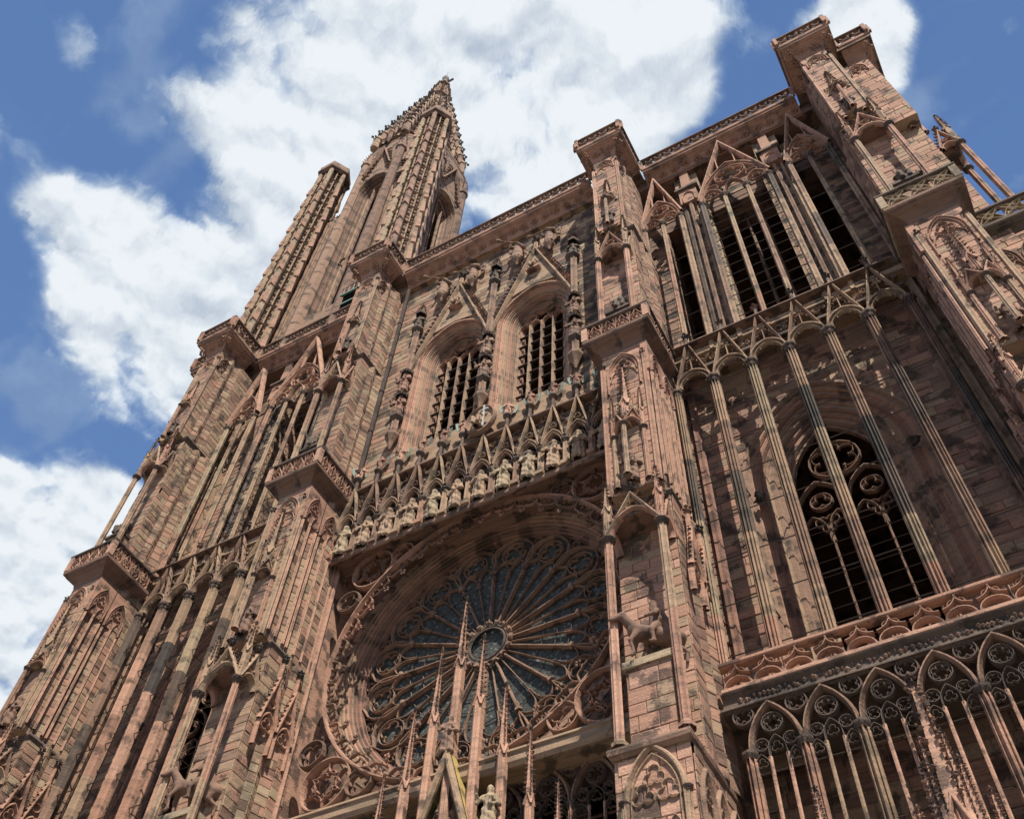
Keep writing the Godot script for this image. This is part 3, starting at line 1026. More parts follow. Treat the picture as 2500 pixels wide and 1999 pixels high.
	parapet(th, pth, [true, true, true])
	m = start(3)
	m.box(Vector3(-1.5, 64.1, -1.0), Vector3(1.5, 64.55, 4.3))
	obj("floor_slab", m, th)
	# the corner buttresses also project sideways
	if k == 1:
		var e := float(s)
		m = start(3)
		m.box(Vector3(minf(e * 0.5, e * 3.5), 64.0, -0.9), Vector3(maxf(e * 0.5, e * 3.5), 64.55, 2.65))
		obj("floor_slab", m, th)
		for p in [[8.0, 39.3, 3.2], [39.3, 52.6, 2.6], [52.6, 63.02, 2.75]]:
			m = start(2)
			var xa := minf(e * 0.5, e * p[2])
			var xb := maxf(e * 0.5, e * p[2])
			m.box(Vector3(xa, p[0], -0.9), Vector3(xb, p[1], 1.9 if p[0] > 50 else 1.3))
			var core := obj("core", m, th)
			ashlar(core, Vector3(xa, 0, 1.9 if p[0] > 50 else 1.3), Vector3.RIGHT, Vector3.BACK, xb - xa, p[0] if p[0] > 20 else 30.0, p[1], 0.42, 0.8, light, 60)
		var pt := PackedVector2Array([Vector2(1.69, 2.8), Vector2(3.65, 2.8), Vector2(3.65, -1.05)])
		var pl := PackedVector2Array([Vector2(1.69, 1.75), Vector2(4.6, 1.75), Vector2(4.6, -1.2)])
		if s < 0:
			pt = PackedVector2Array([Vector2(-3.65, -1.05), Vector2(-3.65, 2.8), Vector2(-1.69, 2.8)])
			pl = PackedVector2Array([Vector2(-4.6, -1.2), Vector2(-4.6, 1.75), Vector2(-1.69, 1.75)])
		parapet(th, pt, [true, true])
		m = start(8)
		m.cornice(pl, pv(LOW_PROF))
		var bb := obj("balcony", m, th)
		m = start(8)
		m.cornice(pl, coping_prof(41.54))
		obj("coping", m, bb)
		for i in 2:
			var d := (pl[i + 1] - pl[i]).normalized()
			var nn := Vector2(-d.y, d.x) * -0.16
			row(bb, Vector3(pl[i].x + nn.x, 40.34, pl[i].y + nn.y), Vector3(pl[i + 1].x + nn.x, 40.34, pl[i + 1].y + nn.y), "rings" if s > 0 else "ogee", 0.95, 1.05)
		for j in 2:
			blind_arch(th, Transform3D(Basis.IDENTITY, Vector3(e * (1.75 + j * 0.95), 0, 1.34)), 0, 37.4, 0.42, 1.1, 30.0, 7)
		tabernacle(th, Transform3D(Basis(Vector3.UP, e * PI / 2), Vector3(e * 3.5, 0, 0.55)), 0.72, 40.6, 48.8, 51.3, 52.9, 0.85, light)
		canopy(th, Transform3D(Basis(Vector3.UP, e * PI / 2), Vector3(e * 2.55, 0, 0.9)), 0.5, 52.2, 55.8, 57.0, 59.2, light)
		blind_arch(th, Transform3D(Basis.IDENTITY, Vector3(e * 1.9, 0, 1.93)), 0, 61.4, 0.5, 1.0, 60.9, 1)

# ---------- side bay: wall with great window, free-standing screen, upper lancets, lower arcade ----------
func half_arch(c: float, r: float, y0: float) -> Gap:
	var g := Gap.new()
	g.c = c
	g.r = r
	g.y0 = y0
	return g

func side(s: int) -> String:
	return "in the spire-side bay" if s < 0 else "in the spireless bay"

func build_bay(s: int) -> void:
	var cx := s * BAY
	var tones: Array = MIXED
	# wall behind the screen
	var w := thing("bay_wall", "coursed sandstone wall round the great pointed window " + side(s), "wall", Vector3(cx, 0, 0), "walls of the side bays")
	var m := start(2)
	var c := 2.1
	var r := 5.62
	var y0 := 32.3
	# backing with the arched opening left free: strips above and beside
	var hf := half_arch(c, r, y0)
	var y := 20.0
	while y < 42.0:
		var h := 0.5
		var a: float = hf.at(y)
		var b: float = hf.at(y + h)
		for e in [-1, 1]:
			m.q(Vector3(e * 6.4, y, -0.42), Vector3(e * a, y, -0.42), Vector3(e * b, y + h, -0.42), Vector3(e * 6.4, y + h, -0.42))
		y += h
	m.box(Vector3(-6.2, 41.0, -2.2), Vector3(6.2, 41.4, 0.9))
	m.box(Vector3(-6.2, 20.6, -2.2), Vector3(6.2, 20.8, 1.9))
	var back := obj("backing", m, w)
	ashlar(back, Vector3(-5.6, 0, -0.41), Vector3.RIGHT, Vector3.BACK, 11.2, 21.3, 41.0, 0.44, 0.95, tones, 290, 5.6, hf)
	# slim strips next to the buttresses
	for e in [-1, 1]:
		for j in 2:
			m = start(pick(tones))
			m.prism(flutes(e * (5.0 + j * 0.5), -0.3 + j * 0.55, 0.2, 6), 20.8, 41.0, 1.0, false)
			obj("wall_shaft", m, w)
	# great window
	var g := thing("great_window", "tall dark pointed window with deep moulded arch " + side(s), "window", Vector3(cx - s * 0.1, 0, 0), "great windows behind the screens")
	for j in 7:
		var rr := r - 0.1 - j * 0.235
		var z := -0.34 - j * 0.15
		m = start([7, 1, 6, 2, 7, 1, 7][j])
		m.roll(pointed(0, y0, c, rr, 20.8, 12), 0.14 if j % 2 == 0 else 0.1, z)
		m.sweep(pointed(0, y0, c, rr - 0.1, 20.8, 12), PackedVector2Array([Vector2(0.14, 0.02), Vector2(-0.16, 0.02), Vector2(-0.16, -0.2), Vector2(0.14, -0.2)]), z - 0.06)
		obj("moulding" if j else "hood_mould", m, g)
	var ir := r - 0.1 - 6 * 0.235 - 0.06      # radius of the lights
	var iw := ir - c
	m = start(3)
	for e in [-1, 1]:
		m.bar(parch(e * iw / 2, 31.0, iw / 2 - 0.04, 1.55, 21.0), 0.11, 0.22, -1.42)
		m.bar(circle(e * iw / 2, 31.4, 0.42, 14), 0.07, 0.18, -1.42, true)
		m.bar(foil(e * iw / 2, 31.4, 0.4, 3), 0.06, 0.14, -1.42, true)
		for d in [-1, 1]: m.bar(parch(e * iw / 2 + d * iw / 4, 29.9, iw / 4 - 0.05, 0.8, 29.2), 0.08, 0.18, -1.42)
		m.bar(foil(e * iw / 2, 30.2, iw / 4, 3, -PI / 2), 0.05, 0.12, -1.42, true)
	m.bar(circle(0, 33.5, 1.0, 18), 0.09, 0.22, -1.42, true)
	m.bar(foil(0, 33.5, 0.92, 6, PI / 2, 5), 0.045, 0.14, -1.42, true)
	obj("tracery", m, g)
	for e in [-0.5, 0, 0.5]:
		m = start(3)
		m.bar(line(Vector2(e * iw, 20.8), Vector2(e * iw, 31.0 if e == 0 else 30.0)), 0.17 if e == 0 else 0.1, 0.22, -1.42)
		obj("mullion", m, g)
	for j in 12:
		m = MB.new()
		m.rod(Vector3(-iw, 21.6 + j * 0.74, -1.28), Vector3(iw, 21.6 + j * 0.74, -1.28), 0.022, 4)
		obj("saddle_bar", m, g, iron)
	for e in [-1, 1]:
		m = start(4)
		for j in 14: m.knob(Vector3(e * 2.92 + rng.randf_range(-0.16, 0.16), 31.3 + rng.randf_range(-0.2, 0.2), -0.1 + rng.randf_range(-0.1, 0.2)), Vector3(0.14, 0.16, 0.14))
		obj("hood_stop", m, g)
	# free-standing screen
	var hs := thing("harp_screen", "screen of tall free-standing columns and gabled arches " + side(s), "screen", Vector3(cx - 0.09, 0, 1.0), "free-standing screens of the side bays")
	var dx := 1.707
	var drum_tones := [[2, 8, 5, 0], [2, 7, 8, 2, 1], [5, 2, 7, 2], [2, 4, 5, 2, 7, 1], [2, 7, 4, 8, 5, 1], [7, 8, 3, 7, 2], [3, 8, 3]] if s > 0 else [[8, 7, 8, 7, 2], [7, 0, 1, 2, 2], [2, 4, 0, 0, 1, 0], [2, 5, 8, 0, 1, 0], [2, 8, 1, 0, 2], [7, 8, 1, 2, 1], [2, 7, 0, 1]]
	for i in 7:
		var x := -5.12 + dx * i
		var col := grp("column", hs)
		var dt: Array = drum_tones[i]
		var edge := 0.16 if i == 0 or i == 6 else 0.215
		var yb := 21.4
		for j in dt.size():
			var k: int = dt[dt.size() - 1 - j]
			var yt := lerpf(21.4, 38.15, (j + 1.0) / dt.size()) + (rng.randf_range(-0.6, 0.6) if j < dt.size() - 1 else 0.0)
			m = start(k)
			m.prism(PackedVector2Array([Vector2(x - edge, -0.2), Vector2(x - edge, 0.02), Vector2(x - edge * 0.72, 0.14), Vector2(x - edge * 0.52, 0.05), Vector2(x - edge * 0.3, 0.22), Vector2(x - edge * 0.1, 0.12), Vector2(x + edge * 0.1, 0.12), Vector2(x + edge * 0.3, 0.22), Vector2(x + edge * 0.52, 0.05), Vector2(x + edge * 0.72, 0.14), Vector2(x + edge, 0.02), Vector2(x + edge, -0.2), Vector2(x, -0.3)]), yb, yt - 0.012, 1.0, false)
			obj("drum", m, col)
			yb = yt
		m = start(8)
		m.rings(x, 0, [[38.1, edge], [38.2, edge * 1.25], [38.3, edge * 1.1], [38.45, edge * 1.5], [38.55, edge * 1.5], [38.6, edge]], 8)
		for j in 8: m.knob(Vector3(x + cos(j * TAU / 8) * edge * 1.25, 38.36, sin(j * TAU / 8) * edge * 1.25), Vector3(0.09, 0.09, 0.09))
		obj("capital", m, col)
	for i in 6:
		var x := -5.12 + dx * (i + 0.5)
		var hw := dx / 2 - 0.13
		m = start(pick([2, 7, 2, 3]))
		m.bar(parch(x, 38.6, hw + 0.06, 1.02), 0.15, 0.34, 0)
		m.bar(parch(x, 38.6, hw - 0.1, 0.86), 0.07, 0.2, 0)
		# trefoil cusps
		for e in [-1, 1]:
			m.bar(arc(x + e * hw * 0.5, 38.78, hw * 0.42, PI / 2 - e * 0.3, PI / 2 - e * 2.6, 5), 0.06, 0.12, 0)
		m.bar(arc(x, 39.1, hw * 0.44, 0.15, PI - 0.15, 6), 0.06, 0.12, 0)
		obj("arch", m, hs)
		m = start(pick([2, 7, 2]))
		m.bar(PackedVector2Array([Vector2(x - dx / 2 + 0.06, 38.75), Vector2(x, 42.05), Vector2(x + dx / 2 - 0.06, 38.75)]), 0.11, 0.24, 0.05)
		m.bar(arc(x - 0.2, 40.85, 0.32, -0.2, -1.6, 4), 0.05, 0.1, 0)
		m.bar(arc(x + 0.2, 40.85, 0.32, PI + 0.2, PI + 1.6, 4), 0.05, 0.1, 0)
		m.bar(line(Vector2(x, 39.65), Vector2(x, 40.7)), 0.06, 0.12, 0)
		obj("gable", m, hs)
		m = start(8)
		m.rings(x, 0.06, [[41.9, 0.1], [42.5, 0.07]], 6)
		finial(m, Vector3(x, 42.62, 0.06), 0.15)
		obj("finial", m, hs)
		m = start(8)
		for e in [-1, 1]: crocket_line(m, Vector3(x + e * 0.72, 39.2, 0.05), Vector3(x + e * 0.05, 41.9, 0.05), Vector3(e * 0.9, 0.4, 0), 0.5, 0.05)
		obj("crockets", m, hs, stone, "stuff")
	# leafy openwork parapet behind the gables
	m = start(7)
	for i in 190:
		var p := Vector2(rng.randf_range(-5.1, 5.1), rng.randf_range(40.1, 41.6))
		var a := rng.randf() * TAU
		m.col = tone(pick([3, 7, 2, 8]))
		m.bar(arc(p.x, p.y, rng.randf_range(0.12, 0.24), a, a + rng.randf_range(1.6, 3.4), 4), 0.06, 0.12, -0.24)
		m.knob(Vector3(p.x + 0.1, p.y, -0.2), Vector3(0.09, 0.07, 0.07))
	obj("leaf_openwork", m, hs, stone, "stuff")
	m = start(3)
	m.cornice(PackedVector2Array([Vector2(-5.25, 0.22), Vector2(5.25, 0.22)]), coping_prof(41.85, 0.5))
	obj("coping", m, hs)
	m = start(8)
	m.box(Vector3(-5.2, 39.85, -0.34), Vector3(5.2, 40.02, -0.1))
	obj("sill", m, hs)
	for i in 8:
		m = MB.new()
		m.rod(Vector3(-5.1, 23.4 + i * 2.12, -0.05), Vector3(5.1, 23.4 + i * 2.12, -0.05), 0.03, 4)
		obj("tie_rod", m, hs, iron)
		if s < 0 or i % 3 == 1:
			for j in 7:
				m = MB.new()
				m.rod(Vector3(-5.12 + dx * j, 23.4 + i * 2.12, -0.1), Vector3(-5.12 + dx * j + 0.1, 23.4 + i * 2.12, -1.35), 0.026, 4)
				obj("tie_rod", m, hs, iron)
	m = MB.new()
	m.rod(Vector3(-5.2, 41.35, 0.42), Vector3(5.2, 41.35, 0.42), 0.035, 5)
	obj("conductor_rod", m, hs, iron)
	build_upper(s, cx)
	build_arcade(s * BAY - 0.02 * s, 1.9, 6, 1.545, 19.05, 1.45, 12.0, -1.0, "shaded arcade with slender lit shafts under the gallery " + side(s), true, s)

# upper storey of a side bay: three gabled openwork lancets in front of dark openings
func build_upper(s: int, cx: float) -> void:
	var w := thing("bell_stage_wall", "upper sandstone wall with tall dark openings " + side(s), "wall", Vector3(cx, 0, 0), "upper walls of the side bays")
	var tones: Array = [7, 2, 3, 1, 7, 8] if s > 0 else TAN
	var zw := -0.75
	var m := start(3)
	# jambs and piers: [x0, x1, front z]
	var strips := [[-6.4, -4.62, zw], [-3.35, -1.85, 0.05], [1.85, 3.35, 0.05], [4.62, 6.4, zw]]
	for st in strips:
		m = start(2)
		m.box(Vector3(st[0], 40.5, -2.6), Vector3(st[1], 62.9, st[2]))
		var core := obj("pier", m, w)
		ashlar(core, Vector3(st[0], 0, st[2]), Vector3.RIGHT, Vector3.BACK, st[1] - st[0], 42.2, 59.0, 0.42, 0.62, tones if absf(st[0] + st[1]) > 8 else ([2, 2, 7, 8, 1] if s > 0 else [4, 8, 4, 5, 8, 2]), 75)
		for e in [0, 1]:
			var ux := Vector3(0, 0, -1) if e else Vector3(0, 0, 1)
			ashlar(core, Vector3(st[e], 0, st[2] if e else -2.0), ux, Vector3(1, 0, 0) if e else Vector3(-1, 0, 0), st[2] + 2.0, 42.2, 60.0, 0.42, 0.62, tones, 10)
	m = start(3)
	m.box(Vector3(-6.4, 58.0, -2.6), Vector3(6.4, 62.95, zw + 0.02))
	var head := obj("wall_head", m, w)
	ashlar(head, Vector3(-5.6, 0, zw + 0.03), Vector3.RIGHT, Vector3.BACK, 11.2, 59.2, 62.9, 0.4, 0.8, [2, 7, 3, 2, 8], 60)
	for e in [-1, 1]:
		# clustered shafts on the pier corners and its gabled head
		for j in 5:
			m = start([2, 8, 7, 2, 5][j] if s > 0 else [8, 4, 7, 8, 2][j])
			var a := lerpf(-0.8, 0.8, j / 4.0)
			m.prism(flutes(e * 2.6 + a, 0.32 - absf(a) * 0.45, 0.13, 5), 41.2, 58.4, 1.0, false)
			obj("shaft", m, w)
		m = start(1)
		m.box(Vector3(e * 2.6 - 0.55, 58.2, -0.6), Vector3(e * 2.6 + 0.55, 60.0, 0.5))
		m.bar(parch(e * 2.6, 58.9, 0.36, 0.6, 58.2), 0.08, 0.12, 0.52)
		m.col = tone(8)
		m.box(Vector3(e * 2.6 - 0.72, 60.0, -0.6), Vector3(e * 2.6 + 0.72, 60.22, 0.66))
		m.col = tone(1)
		m.prism(PackedVector2Array([Vector2(e * 2.6 - 0.45, -0.6), Vector2(e * 2.6 + 0.45, -0.6), Vector2(e * 2.6 + 0.3, 0.4), Vector2(e * 2.6 - 0.3, 0.4)]), 60.2, 62.9, 0.9)
		obj("pier_head", m, w)
	for i in 3:
		m = start([8, 3, 7][i])
		m.bar(line(Vector2(-0.9 + i * 0.9, 41.0), Vector2(-0.9 + i * 0.9, 58.0)), 0.2, 0.3, -1.9)
		obj("mullion", m, w)
	# the openwork lancets
	for d in [[-4.4, 1.14, 0, "narrow"], [0.1, 2.02, 1, "wide"], [4.42, 1.14, 2, "narrow"]]:
		var x: float = d[0]
		var hw: float = d[1]
		var wide: bool = d[2] == 1
		var where: String = ["next to the inner buttress ", "", "next to the corner buttress "][d[2] if s > 0 else 2 - d[2]]
		var t := thing("lancet_screen", "%s gabled openwork lancet below the parapet %s%s" % [d[3], where, side(s)], "tracery", Vector3(cx + x, 0, 0.82), "gabled lancets under the parapet")
		var cap := 56.1
		var legs := [-hw, -0.68, 0.68, hw] if wide else [-hw, 0.0, hw]
		for lx in legs:
			var outer: bool = absf(lx) > hw - 0.01
			var cg := grp("mullion", t)
			var yb := 41.0
			var cuts := 4
			for j in cuts:
				var yt := lerpf(41.0, cap - 0.2, (j + 1.0) / cuts) + (rng.randf_range(-0.8, 0.8) if j < cuts - 1 else 0.0)
				m = start(pick([2, 5, 1, 7, 2]) if s < 0 or not outer else pick([2, 8, 7]))
				m.prism(flutes(lx, 0, 0.17 if outer else 0.135, 6), yb, yt - 0.01, 1.0, false)
				obj("drum", m, cg)
				yb = yt
			m = start(8)
			m.rings(lx, 0, [[cap - 0.25, 0.15], [cap - 0.05, 0.25], [cap, 0.25], [cap, 0.0]], 8)
			obj("capital", m, cg)
		var rise := 4.0 if wide else 3.0
		m = start(1)
		m.bar(parch(x - x, cap, hw, rise), 0.2, 0.34, 0)
		m.bar(parch(0, cap, hw - 0.17, rise - 0.2), 0.09, 0.2, 0)
		if wide:
			for k in 3: m.bar(parch(-1.34 + k * 1.34, cap, 0.63, 1.25 if k != 1 else 1.5), 0.11, 0.26, 0)
			m.bar(circle(-0.0, cap + 2.35, 0.92, 18), 0.1, 0.26, 0, true)
			m.bar(foil(0, cap + 2.35, 0.82, 5), 0.07, 0.18, 0, true)
			for e in [-1, 1]:
				m.bar(foil(e * 1.34, cap + 0.45, 0.42, 3), 0.05, 0.12, 0, true)
				m.bar(circle(e * 1.2, cap + 1.45, 0.34, 10), 0.06, 0.16, 0, true)
		else:
			for e in [-1, 1]:
				m.bar(parch(e * hw / 2, cap, hw / 2 - 0.05, 0.95), 0.1, 0.24, 0)
				m.bar(foil(e * hw / 2, cap + 0.3, 0.34, 3), 0.05, 0.12, 0, true)
			m.bar(circle(0, cap + 1.65, 0.55, 14), 0.09, 0.24, 0, true)
			m.bar(foil(0, cap + 1.65, 0.47, 4), 0.05, 0.14, 0, true)
		obj("tracery", m, t)
		var ap := 63.62 if wide else 62.6
		m = start(0)
		m.bar(PackedVector2Array([Vector2(-hw - 0.15, cap + 0.3), Vector2(0, ap), Vector2(hw + 0.15, cap + 0.3)]), 0.22, 0.4, 0.05)
		for e in ([-1.1, -0.55, 0.55, 1.1] if wide else [-0.4, 0.4]):
			var f: float = absf(e) / (hw + 0.15)
			m.bar(line(Vector2(e, cap + rise * (1.0 - f * f) - 0.1), Vector2(e, lerpf(ap, cap + 0.3, f))), 0.09, 0.2, 0)
		obj("gable", m, t)
		for j in (13 if wide else 9):
			if j % 2 == 1 and not wide: continue
			m = MB.new()
			m.rod(Vector3(-hw, 43.0 + j * 1.02, -0.1), Vector3(hw, 43.0 + j * 1.02, -0.1), 0.028, 4)
			obj("tie_bar", m, t, iron)
	var pr := thing("parapet", "lace-like stone parapet on a flowered cornice above the lancets " + side(s), "parapet", Vector3(cx, 0, 0), "top parapets")
	var a := 10.5 - BAY
	var b := 20.8 - BAY
	if s < 0: parapet(pr, PackedVector2Array([Vector2(-b, 1.29), Vector2(-a, 1.29)]), [true])
	else: parapet(pr, PackedVector2Array([Vector2(a, 1.29), Vector2(b, 1.29)]), [true])
	m = start(3)
	m.box(Vector3(-6.4, 63.0, -9.0), Vector3(6.4, 64.6, 0.45))
	obj("platform", m, pr)

# arcade of traceried arches with a frieze and a balustrade over it
func build_arcade(cx: float, z: float, bays: int, dx: float, cap: float, rise: float, foot: float, zw: float, label: String, gallery: bool, s: int) -> void:
	var t := thing("arcade", label, "arcade", Vector3(cx, 0, z), "arcades under the galleries")
	var w := bays * dx / 2
	var m: MB
	for i in bays + 1:
		var x := -w + i * dx
		var e := 0.16 if gallery else 0.13
		m = start(pick([0, 2, 1]))
		m.prism(PackedVector2Array([Vector2(x - e, -0.15), Vector2(x - e, 0.02), Vector2(x - e * 0.7, 0.12), Vector2(x - e * 0.45, 0.04), Vector2(x, 0.2), Vector2(x + e * 0.45, 0.04), Vector2(x + e * 0.7, 0.12), Vector2(x + e, 0.02), Vector2(x + e, -0.15)]), foot, cap - 0.15, 1.0, false)
		obj("shaft", m, t)
		m = start(8)
		m.rings(x, 0.02, [[cap - 0.2, e], [cap - 0.12, e * 1.3], [cap - 0.05, e * 1.5], [cap + 0.02, e * 1.5], [cap + 0.02, 0]], 8)
		for j in 6: m.knob(Vector3(x + cos(j) * e * 1.2, cap - 0.08, sin(j) * e * 1.2), Vector3(0.07, 0.08, 0.07))
		obj("capital", m, t)
		if i < bays + 1:
			m = start(8)
			m.bar(circle(x, cap + rise * 0.86, 0.3, 14), 0.07, 0.18, 0, true)
			m.bar(foil(x, cap + rise * 0.86, 0.26, 4, PI / 4, 4), 0.05, 0.12, 0, true)
			obj("spandrel_ring", m, t)
	for i in bays:
		var x := -w + (i + 0.5) * dx
		var hw := dx / 2 - 0.05
		m = start(7)
		m.bar(parch(x, cap, hw, rise), 0.14, 0.3, 0.03)
		obj("arch", m, t)
		m = start(8)
		var r1 := hw * 0.42
		m.bar(circle(x, cap + rise * 0.56, r1, 16), 0.07, 0.2, -0.02, true)
		m.bar(foil(x, cap + rise * 0.56, r1 - 0.04, 6, PI / 2, 4), 0.05, 0.14, -0.02, true)
		for e in [-1, 1]:
			m.bar(circle(x + e * hw * 0.56, cap + rise * 0.12, hw * 0.27, 12), 0.05, 0.18, -0.02, true)
			m.bar(foil(x + e * hw * 0.56, cap + rise * 0.12, hw * 0.23, 4, PI / 4, 4), 0.04, 0.12, -0.02, true)
			m.bar(parch(x + e * hw * 0.66, cap - rise * 0.36, hw * 0.3, 0.42, cap - rise * 0.5), 0.05, 0.16, -0.02)
			m.bar(foil(x + e * hw * 0.66, cap - rise * 0.26, hw * 0.22, 3, PI / 2, 4), 0.035, 0.1, -0.02, true)
		m.bar(parch(x, cap - rise * 0.05, hw * 0.34, 0.48, cap - rise * 0.2), 0.05, 0.16, -0.02)
		m.bar(foil(x, cap + rise * 0.03, hw * 0.24, 3, PI / 2, 4), 0.035, 0.1, -0.02, true)
		obj("tracery", m, t)
		for e in [-1, 1]:
			m = start(pick([0, 2, 0]))
			m.prism(flutes(x + e * hw * 0.335, 0, 0.055, 5, 0.85), foot, cap - rise * 0.15, 1.0, false)
			obj("mullion", m, t)
	var top := cap + rise
	m = start(8)
	m.box(Vector3(-w - 0.6, top + 0.06, zw - z), Vector3(w + 0.6, top + 0.12, 0.16))
	m.cornice(PackedVector2Array([Vector2(-w - 0.5, 0.1), Vector2(w + 0.5, 0.1)]), pv([-0.1, top + 0.02, 0.06, top + 0.1, 0.02, top + 0.18, 0.02, top + 0.42, 0.16, top + 0.52, 0.18, top + 0.56, 0.05, top + 0.58, -0.6, top + 0.58]))
	var fr := obj("frieze", m, t)
	m = start(8)
	for i in int(w * 2 / 0.13):
		m.col = tone(pick([8, 3, 7]))
		m.knob(Vector3(-w + (i + rng.randf_range(0.1, 0.9)) * 0.13, top + 0.3 + rng.randf_range(-0.07, 0.07), 0.14), Vector3(0.08, 0.1, 0.07) * rng.randf_range(0.6, 1.3))
	obj("leaf_carving", m, fr, stone, "stuff")
	for j in 3:
		m = MB.new()
		m.rod(Vector3(-w, cap - rise * 0.45 - j * 2.1, -0.05), Vector3(w, cap - rise * 0.45 - j * 2.1, -0.05), 0.018, 4)
		obj("tie_rod", m, t, iron)
	var wb := start(2 if gallery else 8)
	wb.box(Vector3(-w - 0.8, foot - 4.0, zw - z - 0.6), Vector3(w + 0.8, top + 0.1, zw - z - 0.03))
	var wo := obj("back_wall", wb, t, stone if gallery else stone)
	if gallery:
		ashlar(wo, Vector3(-w - 0.7, 0, zw - z - 0.02), Vector3.RIGHT, Vector3.BACK, w * 2 + 1.4, foot, top, 0.55, 1.1, MIXED, 110 if s > 0 else 0)
	else:
		for i in bays:
			m = MB.new()
			m.box(Vector3(-w + i * dx + 0.2, foot, zw - z - 0.02), Vector3(-w + (i + 1) * dx - 0.2, top - 0.3, zw - z))
			obj("pane", m, t, dark_glass)
	if gallery:
		var gl := thing("gallery_balustrade", "pink balustrade of cusped arches and concave points " + side(s), "balustrade", Vector3(cx, 0, z), "gallery balustrades")
		var yb := top + 0.58
		m = start(0)
		m.cornice(PackedVector2Array([Vector2(-w - 0.45, 0.2), Vector2(w + 0.45, 0.2)]), pv([-0.5, yb, 0.0, yb, 0.05, yb + 0.05, 0.05, yb + 0.16, -0.04, yb + 0.2, -0.5, yb + 0.2]))
		obj("plinth_course", m, gl)
		row(gl, Vector3(-w - 0.4, yb + 0.2, 0.08), Vector3(w + 0.4, yb + 0.2, 0.08), "arches", 0.93, 0.8)
		m = start(1)
		m.cornice(PackedVector2Array([Vector2(-w - 0.45, 0.22), Vector2(w + 0.45, 0.22)]), coping_prof(yb + 1.18, 0.34))
		obj("coping", m, gl)

